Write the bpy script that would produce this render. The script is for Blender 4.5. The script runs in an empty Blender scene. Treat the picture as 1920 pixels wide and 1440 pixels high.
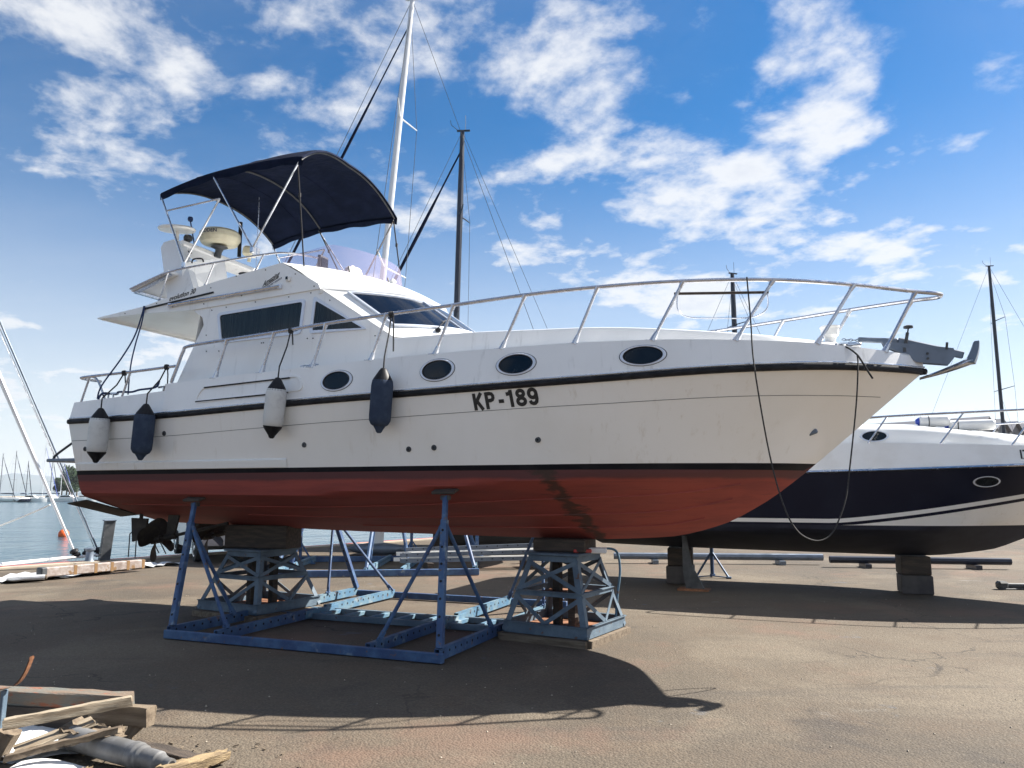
import bpy, bmesh, math, random
from mathutils import Vector, Matrix, Quaternion
random.seed(7)
R = math.radians
sc = bpy.context.scene
col = sc.collection

# ------------------------------------------------------------------ camera, sky, sun, exposure
cam_d = bpy.data.cameras.new('camera'); cam = bpy.data.objects.new('camera', cam_d); col.objects.link(cam)
cam.location = (0, 0, 1.6); cam.rotation_euler = (R(90 + 7.985), 0, 0)
cam_d.sensor_width = 36; cam_d.lens = 27; cam_d.clip_start = .05; cam_d.clip_end = 40000
sc.camera = cam

SUN_DIR = Vector((0.683, 0.311, 0.660)).normalized()
SUN_EL = math.asin(SUN_DIR.z); SUN_AZ = math.atan2(SUN_DIR.x, SUN_DIR.y)   # clockwise from +Y
w = bpy.data.worlds.new('World'); sc.world = w; w.use_nodes = True
nt = w.node_tree; N = nt.nodes; L = nt.links
for n in list(N): N.remove(n)
def nd(tree, t, **kw):
    n = tree.nodes.new(t)
    for k, v in kw.items():
        if hasattr(n, k) and not k.startswith('i_'): setattr(n, k, v)
    return n
def mth(tree, op, a, b=None, c=None, clamp=False):
    n = tree.nodes.new('ShaderNodeMath'); n.operation = op; n.use_clamp = clamp
    for i, v in enumerate((a, b, c)):
        if v is None: continue
        if isinstance(v, (int, float)): n.inputs[i].default_value = v
        else: tree.links.new(v, n.inputs[i])
    return n.outputs[0]
def maprange(tree, v, a, b, c=0., d=1., smooth=True):
    n = tree.nodes.new('ShaderNodeMapRange'); n.interpolation_type = 'SMOOTHSTEP' if smooth else 'LINEAR'
    tree.links.new(v, n.inputs[0])
    for i, x in zip((1, 2, 3, 4), (a, b, c, d)): n.inputs[i].default_value = x
    return n.outputs[0]
def noise(tree, vec, scale, detail=4, rough=.5, dist=0., lac=2.):
    n = tree.nodes.new('ShaderNodeTexNoise')
    if vec is not None: tree.links.new(vec, n.inputs['Vector'])
    n.inputs['Scale'].default_value = scale; n.inputs['Detail'].default_value = detail
    n.inputs['Roughness'].default_value = rough; n.inputs['Distortion'].default_value = dist; n.inputs['Lacunarity'].default_value = lac
    return n.outputs['Fac']
def mixc(tree, fac, a, b, blend='MIX'):
    n = tree.nodes.new('ShaderNodeMix'); n.data_type = 'RGBA'; n.blend_type = blend
    for i, v in ((0, fac), (6, a), (7, b)):
        if isinstance(v, (int, float)): n.inputs[i].default_value = v
        elif isinstance(v, (tuple, list)): n.inputs[i].default_value = (*v[:3], 1)
        else: tree.links.new(v, n.inputs[i])
    return n.outputs[2]
def mapping(tree, vec, scale=(1, 1, 1), loc=(0, 0, 0), rot=(0, 0, 0)):
    n = tree.nodes.new('ShaderNodeMapping'); tree.links.new(vec, n.inputs[0])
    n.inputs['Location'].default_value = loc; n.inputs['Scale'].default_value = scale; n.inputs['Rotation'].default_value = rot
    return n.outputs[0]

sky = nd(nt, 'ShaderNodeTexSky', sky_type='NISHITA', sun_disc=False)
sky.sun_elevation = SUN_EL; sky.sun_rotation = SUN_AZ; sky.altitude = 0; sky.air_density = 1.0; sky.dust_density = 0.35; sky.ozone_density = 3.0
tc = nd(nt, 'ShaderNodeTexCoord')
sep = nd(nt, 'ShaderNodeSeparateXYZ'); L.new(tc.outputs['Generated'], sep.inputs[0])
CLX, CLY, CLR = -1.01717, 6.2989, 239.908
zc_ = mth(nt, 'ADD', mth(nt, 'MAXIMUM', sep.outputs[2], 0.0), 0.16)
cx = mth(nt, 'DIVIDE', sep.outputs[0], zc_); cy = mth(nt, 'DIVIDE', sep.outputs[1], zc_)
comb = nd(nt, 'ShaderNodeCombineXYZ'); L.new(cx, comb.inputs[0]); L.new(cy, comb.inputs[1])
cp = mapping(nt, comb.outputs[0], loc=(CLX, CLY, 0.0), rot=(0, 0, R(CLR)))
big = noise(nt, cp, 0.60, 1.5, .5)
mid = noise(nt, cp, 3.1, 10, .58, .15)
fine = noise(nt, cp, 10.0, 7, .62, .2)
den = mth(nt, 'ADD', mth(nt, 'ADD', mth(nt, 'MULTIPLY', big, .72), mth(nt, 'MULTIPLY', mid, .92)), mth(nt, 'MULTIPLY', fine, .30))
cov = maprange(nt, den, .912, 1.13)
veil = maprange(nt, noise(nt, mapping(nt, comb.outputs[0], scale=(.5, 1, 1), loc=(1, 4, 0)), 1.1, 6, .6), .45, .78, 0., .10)
low = maprange(nt, sep.outputs[2], .0, .46, .74, 0.)
cov2 = mth(nt, 'MAXIMUM', cov, mth(nt, 'ADD', veil, low, clamp=True))
shade = maprange(nt, den, 1.02, 1.30, 0, 1)
CLOUD_HI = (6.3, 6.35, 6.4); CLOUD_LO = (4.9, 5.15, 5.6)
ccol = mixc(nt, shade, CLOUD_HI, CLOUD_LO)
hsv = nd(nt, 'ShaderNodeHueSaturation'); hsv.inputs['Saturation'].default_value = 1.55; hsv.inputs['Value'].default_value = .80; L.new(sky.outputs[0], hsv.inputs['Color'])
skyc = mixc(nt, mth(nt, 'MULTIPLY', cov2, .93), hsv.outputs[0], ccol)
bg = nd(nt, 'ShaderNodeBackground'); L.new(skyc, bg.inputs[0]); bg.inputs[1].default_value = 0.053
wo = nd(nt, 'ShaderNodeOutputWorld'); L.new(bg.outputs[0], wo.inputs[0])

sun_d = bpy.data.lights.new('sun', 'SUN'); sun_d.energy = 5.0; sun_d.angle = R(.5); sun_d.color = (1, .95, .87)
sun = bpy.data.objects.new('sun', sun_d); col.objects.link(sun)
sun.rotation_euler = (-SUN_DIR).to_track_quat('-Z', 'Y').to_euler(); sun.location = SUN_DIR * 60
vs = sc.view_settings; vs.view_transform = 'Standard'; vs.look = 'None'; vs.exposure = 1.56; vs.gamma = 1.0
try: vs.use_curve_mapping = False
except Exception: pass
sc.cycles.max_bounces = 8; sc.cycles.transparent_max_bounces = 12

# ------------------------------------------------------------------ materials
def mat(name, c, rough=.5, metal=0., c2=None, vs_=4., vlo=.4, vhi=.65, bump=0., bs=60., spec=.5, coat=0., speck=None, ss=30., slo=.62, shi=.68, stretch=(1, 1, 1), rvar=0., world=False, dist=.01, streak=None, stk=.5, skm=(5, 5, .35), stlo=.56, sthi=.78):
    m = bpy.data.materials.new(name); m.use_nodes = True; t = m.node_tree
    p = t.nodes['Principled BSDF']
    p.inputs['Roughness'].default_value = rough; p.inputs['Metallic'].default_value = metal
    p.inputs['Specular IOR Level'].default_value = spec; p.inputs['Coat Weight'].default_value = coat; p.inputs['Coat Roughness'].default_value = .08
    tcn = t.nodes.new('ShaderNodeTexCoord')
    if world:
        g = t.nodes.new('ShaderNodeNewGeometry'); vec = g.outputs['Position']
    else: vec = tcn.outputs['Object']
    if stretch != (1, 1, 1): vec = mapping(t, vec, stretch)
    p.inputs['Base Color'].default_value = (*c, 1)
    out = None
    if c2 is not None:
        f = maprange(t, noise(t, vec, vs_, 6, .6), vlo, vhi)
        out = mixc(t, f, c, c2)
    if speck is not None:
        f2 = maprange(t, noise(t, vec, ss, 5, .65), slo, shi)
        out = mixc(t, f2, out if out is not None else c, speck)
    if streak is not None:
        f3 = mth(t, 'MULTIPLY', mth(t, 'MULTIPLY', maprange(t, noise(t, mapping(t, tcn.outputs['Object'], skm), 2.2, 6, .62), stlo, sthi), maprange(t, noise(t, mapping(t, tcn.outputs['Object'], loc=(3, 5, 1)), .8, 3), .35, .65)), stk)
        out = mixc(t, f3, out if out is not None else c, streak)
    if out is not None: t.links.new(out, p.inputs['Base Color'])
    if rvar:
        t.links.new(maprange(t, noise(t, vec, vs_ * 1.7, 5), .3, .7, max(0, rough - rvar), min(1, rough + rvar)), p.inputs['Roughness'])
    if bump:
        b = t.nodes.new('ShaderNodeBump'); b.inputs['Strength'].default_value = bump; b.inputs['Distance'].default_value = dist
        t.links.new(noise(t, vec, bs, 4), b.inputs['Height']); t.links.new(b.outputs[0], p.inputs['Normal'])
    return m
MT = {}
MT['gel'] = mat('gelcoat_white', (.85, .85, .84), .28, c2=(.79, .785, .765), vs_=1.3, vlo=.45, vhi=.75, coat=.3, speck=(.66, .64, .59), ss=7, slo=.66, shi=.80, stretch=(1, 1, .5), streak=(.36, .35, .33), stk=.6)
MT['gelw'] = mat('gelcoat_bright', (.82, .82, .80), .3, c2=(.76, .75, .72), vs_=2., coat=.3)
MT['cream'] = mat('gelcoat_cream', (.86, .845, .81), .20, c2=(.80, .78, .73), vs_=.9, vlo=.4, vhi=.75, coat=.6, speck=(.62, .55, .44), ss=3.2, slo=.66, shi=.86, stretch=(.8, 1, .7), streak=(.50, .43, .32), stk=.55)
MT['black'] = mat('black_rubber', (.009, .009, .011), .5, c2=(.02, .02, .023), vs_=9, spec=.2)
MT['boot'] = mat('boot_stripe_black', (.006, .007, .011), .45, c2=(.014, .014, .018), vs_=3, spec=.12)
MT['steel'] = mat('stainless_steel', (.62, .64, .68), .22, 1., c2=(.5, .52, .56), vs_=6, rvar=.08)
MT['alu'] = mat('polished_aluminium_tube', (.60, .61, .65), .27, .88, c2=(.50, .52, .57), vs_=7, rvar=.06)
MT['galv'] = mat('galvanised_plate', (.17, .205, .26), .45, .35, c2=(.12, .15, .19), vs_=3, rvar=.1)
MT['canvas'] = mat('navy_canvas', (.005, .009, .024), .9, c2=(.008, .013, .034), vs_=5, bump=.35, bs=11, dist=.05, spec=.08)
MT['glass'] = mat('smoked_window', (.004, .006, .008), .05, c2=(.012, .015, .018), vs_=2.5, spec=.4)
MT['curtain'] = mat('dark_curtained_window', (.006, .010, .012), .07, c2=(.018, .026, .027), vs_=2., stretch=(22, 1, .3), vlo=.35, vhi=.7, spec=.38)
MT['wind'] = mat('windshield_glass', (.006, .010, .020), .05, c2=(.014, .022, .04), vs_=1.2, spec=.30)
MT['frame'] = mat('window_frame', (.66, .70, .78), .3, .2)
MT['fend_w'] = mat('fender_white_vinyl', (.62, .62, .60), .5, c2=(.42, .41, .40), vs_=5, vlo=.45, vhi=.7, speck=(.2, .2, .2), ss=14, slo=.66, shi=.75)
MT['fend_n'] = mat('fender_navy_cover', (.035, .05, .085), .9, c2=(.055, .075, .115), vs_=6, bump=.4, bs=220, spec=.15)
MT['rope_k'] = mat('black_rope', (.02, .02, .022), .9, c2=(.05, .05, .05), vs_=80)
MT['rope_b'] = mat('blue_rope', (.015, .03, .09), .9, c2=(.03, .06, .16), vs_=90)
MT['rope_g'] = mat('grey_rope', (.10, .10, .085), .9, c2=(.05, .05, .045), vs_=90)
MT['rope_w'] = mat('white_rope', (.6, .6, .58), .9)
MT['blue'] = mat('blue_cradle_paint', (.026, .060, .155), .6, c2=(.055, .120, .235), vs_=5, vlo=.35, vhi=.7, speck=(.13, .075, .05), ss=13, slo=.60, shi=.68, bump=.35, bs=60, streak=(.25, .32, .36), stk=.8, skm=(3, 3, 3), stlo=.55, sthi=.70)
MT['blue2'] = mat('worn_pale_blue_paint', (.065, .155, .25), .65, c2=(.13, .21, .26), vs_=5, speck=(.10, .05, .03), ss=12, slo=.58, shi=.68, bump=.35, bs=60, streak=(.30, .33, .33), stk=.8, skm=(3, 3, 3), stlo=.52, sthi=.70)
MT['gblue'] = mat('grey_blue_trestle_paint', (.070, .105, .145), .6, c2=(.125, .175, .22), vs_=4, vlo=.35, vhi=.7, speck=(.12, .06, .035), ss=13, slo=.63, shi=.69, bump=.25, bs=80)
MT['rust'] = mat('rusty_steel', (.16, .065, .03), .85, c2=(.30, .13, .06), vs_=6, speck=(.05, .03, .02), ss=12, slo=.55, shi=.68, bump=.5, bs=50)
MT['hole'] = mat('dark_hole', (.008, .008, .01), .9)
MT['wood'] = mat('weathered_timber', (.20, .155, .108), .85, c2=(.10, .072, .048), vs_=3, stretch=(1, 9, 9), vlo=.35, vhi=.7, speck=(.10, .07, .05), ss=5, slo=.64, shi=.72, bump=.6, bs=25)
MT['woodl'] = mat('pale_timber', (.36, .30, .22), .85, c2=(.23, .175, .115), vs_=4, stretch=(1, 10, 10), speck=(.20, .13, .08), ss=5, slo=.64, shi=.72, bump=.6, bs=25)
MT['woodf'] = mat('fresh_split_timber', (.33, .24, .13), .8, c2=(.17, .12, .07), vs_=5, stretch=(1, 10, 10), bump=.7, bs=25)
MT['woodk'] = mat('dark_oily_timber', (.045, .035, .028), .8, c2=(.08, .06, .045), vs_=4, stretch=(1, 6, 6), bump=.5, bs=30)
MT['woodp'] = mat('painted_timber', (.17, .125, .09), .85, c2=(.13, .135, .12), vs_=4, stretch=(1, 4, 4), speck=(.24, .085, .045), ss=5, slo=.57, shi=.66, bump=.6, bs=30)
MT['bronze'] = mat('fouled_bronze', (.035, .03, .027), .7, .4, c2=(.06, .05, .04), vs_=12, bump=.5, bs=50)
MT['navy'] = mat('navy_gelcoat', (.007, .009, .022), .30, c2=(.010, .013, .028), vs_=1.5, spec=.14)
MT['navyb'] = mat('navy_antifouling', (.010, .012, .026), .8, c2=(.018, .021, .036), vs_=2.5, bump=.15, bs=40)
MT['greyk'] = mat('grey_keel_band', (.085, .08, .078), .85, c2=(.05, .045, .05), vs_=3)
MT['perspex'] = None
MT['plasticw'] = mat('cream_plastic', (.70, .66, .50), .45, c2=(.60, .55, .40), vs_=6)
MT['white'] = mat('white_paint', (.78, .78, .76), .45)
MT['letters'] = mat('black_lettering', (.012, .012, .013), .5)
MT['lettersn'] = mat('navy_lettering', (.02, .03, .08), .5)
MT['red'] = mat('red_paint', (.55, .05, .035), .6, c2=(.4, .06, .05), vs_=3)
MT['orange'] = mat('orange_buoy_vinyl', (.85, .13, .02), .5)
MT['tarp'] = mat('white_tarpaulin', (.55, .56, .57), .6, c2=(.42, .43, .45), vs_=4, bump=.5, bs=9, dist=.04)
MT['card'] = mat('wrapped_cardboard', (.24, .19, .165), .5, c2=(.36, .32, .30), vs_=9, speck=(.20, .12, .06), ss=4.5, slo=.60, shi=.62, bump=.4, bs=20)
MT['darkgrey'] = mat('dark_grey_plastic', (.04, .045, .05), .6, c2=(.07, .075, .08), vs_=8)
MT['cloth'] = mat('pale_cover_cloth', (.66, .62, .60), .9, c2=(.55, .51, .50), vs_=5, bump=.5, bs=30)
MT['carbody'] = mat('grey_car_paint', (.20, .20, .21), .3, .3, coat=.6)
MT['tail'] = mat('red_lens', (.3, .01, .01), .15)
MT['plate'] = mat('number_plate', (.7, .7, .66), .4)
MT['tyre'] = mat('tyre_rubber', (.02, .02, .02), .85)
MT['shed'] = mat('shed_wall', (.22, .22, .23), .8, c2=(.16, .16, .17), vs_=.3)
MT['roof'] = mat('shed_roof', (.20, .20, .22), .6, c2=(.15, .15, .17), vs_=.4)
MT['leaf'] = mat('tree_leaf', (.022, .042, .018), .8, c2=(.036, .060, .024), vs_=1.5, spec=.2)
MT['bark'] = mat('bark', (.09, .07, .05), .9)
MT['hill'] = mat('hill_forest', (.05, .075, .055), .95, c2=(.08, .095, .07), vs_=.002, world=True, spec=0)
MT['mastb'] = mat('dark_painted_mast', (.014, .018, .032), .35, c2=(.022, .026, .042), vs_=2)
MT['mastw'] = mat('white_painted_mast', (.66, .68, .70), .35, .2)
MT['shaft'] = mat('dull_steel_shaft', (.17, .17, .172), .5, .0, c2=(.11, .108, .105), vs_=7, rvar=.1)
MT['tape'] = mat('brown_tape', (.22, .13, .06), .4)
MT['bluew'] = mat('blue_vinyl', (.02, .06, .40), .5)

def special_mats():
    # hull bottom: red antifouling with darker scum band, streaks and one grimy patch that has its own shape
    m = bpy.data.materials.new('red_antifouling'); m.use_nodes = True; t = m.node_tree; p = t.nodes['Principled BSDF']
    p.inputs['Roughness'].default_value = .72; p.inputs['Specular IOR Level'].default_value = .3
    v = t.nodes.new('ShaderNodeTexCoord').outputs['Object']
    a = mixc(t, maprange(t, noise(t, mapping(t, v, (.5, 1, 5)), 2.2, 6, .6), .35, .7), (.31, .066, .050), (.225, .050, .042))
    s = t.nodes.new('ShaderNodeSeparateXYZ'); t.links.new(v, s.inputs[0])
    wob = mth(t, 'ADD', s.outputs[2], mth(t, 'MULTIPLY', noise(t, mapping(t, v, (1.2, 1.2, .2)), 2., 4), .05))
    a = mixc(t, mth(t, 'MULTIPLY', maprange(t, wob, 1.735, 1.775), .85), a, (.085, .040, .042))
    st = maprange(t, noise(t, mapping(t, v, (.35, 1, 14)), 3., 5, .65), .56, .72)
    a = mixc(t, mth(t, 'MULTIPLY', st, .6), a, (.16, .045, .035))
    # slime streak running down the fore part
    dx = mth(t, 'ADD', mth(t, 'ADD', s.outputs[0], -.22), mth(t, 'MULTIPLY', mth(t, 'SUBTRACT', 1.75, s.outputs[2]), -.30))
    pn = mth(t, 'MULTIPLY', mth(t, 'SUBTRACT', noise(t, mapping(t, v, (2, 1, 9)), 2.2, 6, .65), .5), .55)
    pat = maprange(t, mth(t, 'ABSOLUTE', mth(t, 'ADD', dx, pn)), .03, .13, 1, 0)
    a = mixc(t, mth(t, 'MULTIPLY', pat, .85), a, (.055, .038, .030))
    t.links.new(a, p.inputs['Base Color'])
    b = t.nodes.new('ShaderNodeBump'); b.inputs['Strength'].default_value = .25; b.inputs['Distance'].default_value = .006
    t.links.new(noise(t, v, 35, 5), b.inputs['Height']); t.links.new(b.outputs[0], p.inputs['Normal'])
    MT['anti'] = m
    # tinted perspex
    m = bpy.data.materials.new('tinted_perspex'); m.use_nodes = True; t = m.node_tree
    for n in list(t.nodes):
        if n.type != 'OUTPUT_MATERIAL': t.nodes.remove(n)
    o = [n for n in t.nodes if n.type == 'OUTPUT_MATERIAL'][0]
    tr = t.nodes.new('ShaderNodeBsdfTransparent'); tr.inputs[0].default_value = (.90, .85, .93, 1)
    gl = t.nodes.new('ShaderNodeBsdfGlossy'); gl.inputs['Roughness'].default_value = .08
    df = t.nodes.new('ShaderNodeBsdfDiffuse'); df.inputs[0].default_value = (.72, .58, .72, 1)
    f = t.nodes.new('ShaderNodeFresnel'); f.inputs[0].default_value = 1.45
    mx = t.nodes.new('ShaderNodeMixShader'); t.links.new(f.outputs[0], mx.inputs[0]); t.links.new(tr.outputs[0], mx.inputs[1]); t.links.new(gl.outputs[0], mx.inputs[2])
    m2 = t.nodes.new('ShaderNodeMixShader'); m2.inputs[0].default_value = .14; t.links.new(mx.outputs[0], m2.inputs[1]); t.links.new(df.outputs[0], m2.inputs[2])
    t.links.new(m2.outputs[0], o.inputs[0]); MT['perspex'] = m
    # yard ground: worn bituminous gravel surface
    m = bpy.data.materials.new('yard_asphalt'); m.use_nodes = True; t = m.node_tree; p = t.nodes['Principled BSDF']
    p.inputs['Roughness'].default_value = .88; p.inputs['Specular IOR Level'].default_value = .25
    v = t.nodes.new('ShaderNodeNewGeometry').outputs['Position']
    lg = noise(t, v, .20, 6, .62, .3); md = noise(t, v, 1.1, 7, .65, .3); fn = noise(t, v, 42, 4, .65); str_ = noise(t, mapping(t, v, (.16, 1.1, 1), rot=(0, 0, R(12))), 1.4, 6, .62, .3)
    vor = t.nodes.new('ShaderNodeTexVoronoi'); t.links.new(v, vor.inputs['Vector']); vor.inputs['Scale'].default_value = 62
    a = mixc(t, maprange(t, lg, .34, .66), (.146, .118, .086), (.080, .066, .051))
    a = mixc(t, maprange(t, md, .40, .70), a, (.120, .090, .064))
    a = mixc(t, mth(t, 'MULTIPLY', maprange(t, noise(t, mapping(t, v, loc=(5, 11, 0)), .42, 6, .62, .5), .50, .66), .85), a, (.178, .147, .108))          # bleached patches
    a = mixc(t, mth(t, 'MULTIPLY', maprange(t, str_, .55, .72), .65), a, (.072, .062, .053))                                              # drag marks
    a = mixc(t, mth(t, 'MULTIPLY', maprange(t, noise(t, v, .6, 6, .62, .6), .58, .70), .75), a, (.050, .044, .040))                       # old oil stains
    a = mixc(t, maprange(t, vor.outputs['Color'], .1, .9, 0, .50, False), a, (.050, .042, .034))
    a = mixc(t, mth(t, 'MULTIPLY', maprange(t, fn, .56, .68), .5), a, (.215, .185, .148))
    a = mixc(t, mth(t, 'MULTIPLY', maprange(t, noise(t, mapping(t, v, loc=(9, 3, 1)), 1.3, 5, .6, .4), .66, .74), .55), a, (.19, .175, .155))  # chalky spots
    a = mixc(t, mth(t, 'MULTIPLY', maprange(t, noise(t, mapping(t, v, loc=(4, 8, 2)), 1.8, 4, .55), .68, .74), .5), a, (.105, .125, .155))   # drips of blue paint
    a = mixc(t, mth(t, 'MULTIPLY', maprange(t, noise(t, mapping(t, v, loc=(14, 2, 5)), .7, 6, .62), .52, .70), .45), a, (.17, .10, .072))  # rusty wash
    ck = t.nodes.new('ShaderNodeTexVoronoi'); ck.feature = 'DISTANCE_TO_EDGE'; ck.inputs['Scale'].default_value = .34
    wv = t.nodes.new('ShaderNodeVectorMath'); wv.operation = 'MULTIPLY_ADD'; nz = t.nodes.new('ShaderNodeTexNoise'); nz.inputs['Scale'].default_value = 1.6; nz.inputs['Detail'].default_value = 6; t.links.new(v, nz.inputs['Vector'])
    t.links.new(nz.outputs['Color'], wv.inputs[0]); wv.inputs[1].default_value = (1.1, 1.1, 0); t.links.new(v, wv.inputs[2]); t.links.new(wv.outputs[0], ck.inputs['Vector'])
    crack = mth(t, 'MULTIPLY', maprange(t, ck.outputs['Distance'], .0015, .006, 1, 0), maprange(t, noise(t, v, .3, 3), .45, .6))
    a = mixc(t, mth(t, 'MULTIPLY', crack, .7), a, (.035, .030, .026))
    t.links.new(a, p.inputs['Base Color'])
    b = t.nodes.new('ShaderNodeBump'); b.inputs['Strength'].default_value = .6; b.inputs['Distance'].default_value = .009
    h = mth(t, 'ADD', mth(t, 'MULTIPLY', vor.outputs['Distance'], -1.0), mth(t, 'MULTIPLY', fn, .9))
    t.links.new(h, b.inputs['Height']); t.links.new(b.outputs[0], p.inputs['Normal']); MT['yard'] = m
    # harbour water
    m = bpy.data.materials.new('harbour_water'); m.use_nodes = True; t = m.node_tree; p = t.nodes['Principled BSDF']
    p.inputs['Base Color'].default_value = (.020, .060, .080, 1); p.inputs['Roughness'].default_value = .14; p.inputs['IOR'].default_value = 1.33
    v = t.nodes.new('ShaderNodeNewGeometry').outputs['Position']
    h = mth(t, 'ADD', noise(t, mapping(t, v, (1, .6, 1), rot=(0, 0, R(20))), 1.3, 5, .55), mth(t, 'MULTIPLY', noise(t, v, .16, 3), 2.2))
    b = t.nodes.new('ShaderNodeBump'); b.inputs['Strength'].default_value = 1.; b.inputs['Distance'].default_value = .22
    t.links.new(h, b.inputs['Height']); t.links.new(b.outputs[0], p.inputs['Normal']); MT['water'] = m
    MT['quay'] = mat('quay_concrete', (.40, .34, .26), .85, c2=(.30, .26, .21), vs_=1.5, bump=.4, bs=30, world=True)
special_mats()

# ------------------------------------------------------------------ mesh helpers
class MB:
    """collects shapes; build() links them as one mesh object. side=True: y given to starboard."""
    def __init__(s, side=False): s.v = []; s.f = []; s.side = side
    def add(s, vs, fs):
        o = len(s.v); s.v += [tuple(p) for p in vs]; s.f += [tuple(i + o for i in f) for f in fs]; return s
    def box(s, c, d, rot=None, ch=0.):
        x, y, z = d[0] / 2, d[1] / 2, d[2] / 2
        if ch <= 0:
            vs = [Vector((a * x, b * y, e * z)) for a in (-1, 1) for b in (-1, 1) for e in (-1, 1)]
            fs = [(0, 1, 3, 2), (4, 6, 7, 5), (0, 4, 5, 1), (2, 3, 7, 6), (0, 2, 6, 4), (1, 5, 7, 3)]
        else:
            bm = bmesh.new(); bmesh.ops.create_cube(bm, size=1)
            for q in bm.verts: q.co = Vector((q.co.x * d[0], q.co.y * d[1], q.co.z * d[2]))
            bmesh.ops.bevel(bm, geom=list(bm.edges), offset=ch, segments=1, profile=.5, affect='EDGES')
            bm.verts.index_update(); vs = [q.co.copy() for q in bm.verts]; fs = [[q.index for q in f.verts] for f in bm.faces]; bm.free()
        c = Vector(c)
        if rot is not None: vs = [rot @ q for q in vs]
        return s.add([q + c for q in vs], fs)
    def bar(s, a, b, w, h, up=(0, 0, 1), ch=0.):
        a = Vector(a); b = Vector(b); d = b - a; ln = d.length
        if ln < 1e-6: return s
        X = d / ln; U = Vector(up)
        if abs(X.dot(U)) > .98: U = Vector((0, 1, 0))
        Y = U.cross(X).normalized(); Z = X.cross(Y)
        return s.box((a + b) / 2, (ln, w, h), Matrix((X, Y, Z)).transposed(), ch)
    def tube(s, pts, r, n=8, caps=True, closed=False, radii=None):
        P = [Vector(p) for p in pts]; m = len(P)
        if m < 2: return s
        T = []
        for i in range(m):
            a = P[i - 1] if (i > 0 or closed) else P[i]; b = P[(i + 1) % m] if (i < m - 1 or closed) else P[i]
            d = b - a; T.append(d.normalized() if d.length > 1e-9 else Vector((0, 0, 1)))
        u = T[0].orthogonal().normalized(); vs = []; fs = []
        for i in range(m):
            if i: 
                q = T[i - 1].rotation_difference(T[i]); u = (q @ u); u = (u - T[i] * u.dot(T[i])).normalized()
            v = T[i].cross(u); rr = radii[i] if radii else r
            for k in range(n):
                an = 2 * math.pi * k / n; vs.append(P[i] + (u * math.cos(an) + v * math.sin(an)) * rr)
        for i in range(m if closed else m - 1):
            j = (i + 1) % m
            for k in range(n):
                l = (k + 1) % n; fs.append((i * n + k, i * n + l, j * n + l, j * n + k))
        if caps and not closed: fs += [tuple(range(n))[::-1], tuple(range((m - 1) * n, m * n))]
        return s.add(vs, fs)
    def lathe(s, prof, o=(0, 0, 0), axis=(0, 0, 1), n=20):
        """prof: (radius, height) pairs along axis"""
        A = Vector(axis).normalized(); o = Vector(o); u = A.orthogonal().normalized(); v = A.cross(u)
        vs = [o + A * h + (u * math.cos(2 * math.pi * k / n) + v * math.sin(2 * math.pi * k / n)) * max(r, 1e-4) for r, h in prof for k in range(n)]
        m = len(prof); fs = [(i * n + k, i * n + (k + 1) % n, (i + 1) * n + (k + 1) % n, (i + 1) * n + k) for i in range(m - 1) for k in range(n)]
        fs += [tuple(range(n))[::-1], tuple(range((m - 1) * n, m * n))]
        return s.add(vs, fs)
    def grid(s, rows, closed=False):
        n = len(rows[0]); vs = [p for r in rows for p in r]; fs = []
        for i in range(len(rows) - 1):
            for k in range(n if closed else n - 1):
                l = (k + 1) % n; fs.append((i * n + k, i * n + l, (i + 1) * n + l, (i + 1) * n + k))
        return s.add(vs, fs)
    def poly(s, pts, off):
        """prism: outline pts swept by vector off"""
        n = len(pts); P = [Vector(p) for p in pts]; o = Vector(off)
        fs = [tuple(range(n)), tuple(range(2 * n - 1, n - 1, -1))] + [(i, (i + 1) % n, n + (i + 1) % n, n + i) for i in range(n)]
        return s.add(P + [p + o for p in P], fs)
    def ring(s, outer, inner, off):
        """frame between two outlines of equal count, swept by off"""
        n = len(outer); o = Vector(off); A = [Vector(p) for p in outer]; B = [Vector(p) for p in inner]
        vs = A + B + [p + o for p in A] + [p + o for p in B]; fs = []
        for i in range(n):
            j = (i + 1) % n
            fs += [(i, j, n + j, n + i), (2 * n + i, 3 * n + i, 3 * n + j, 2 * n + j), (i, 2 * n + i, 2 * n + j, j), (n + i, n + j, 3 * n + j, 3 * n + i)]
        return s.add(vs, fs)
    def build(s, name, m, parent=None, smooth=35, kind=None):
        me = bpy.data.meshes.new(name)
        vs = [(x, -y, z) for x, y, z in s.v] if s.side else s.v
        me.from_pydata([tuple(q) for q in vs], [], [f for f in s.f if len(set(f)) > 2]); me.update()
        bm = bmesh.new(); bm.from_mesh(me); bmesh.ops.recalc_face_normals(bm, faces=bm.faces); bm.to_mesh(me); bm.free()
        me.materials.append(MT[m] if isinstance(m, str) else m)
        o = bpy.data.objects.new(name, me); col.objects.link(o)
        if smooth:
            for p in me.polygons: p.use_smooth = True
            me.set_sharp_from_angle(angle=R(smooth))
        if parent is not None: o.parent = parent
        if kind: o['kind'] = kind
        return o
def tag(o, label, cat, group=None, kind=None):
    o['label'] = label; o['category'] = cat
    if group: o['group'] = group
    if kind: o['kind'] = kind
    return o
def empty(name, loc=(0, 0, 0), rz=0., label=None, cat=None, group=None):
    o = bpy.data.objects.new(name, None); o.empty_display_size = .2; col.objects.link(o); o.location = loc; o.rotation_euler = (0, 0, rz)
    if label: tag(o, label, cat, group)
    return o
def copy_tree(o, parent=None):
    c = o.copy(); col.objects.link(c); c.parent = parent
    for ch in list(o.children): copy_tree(ch, c)
    return c
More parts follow.
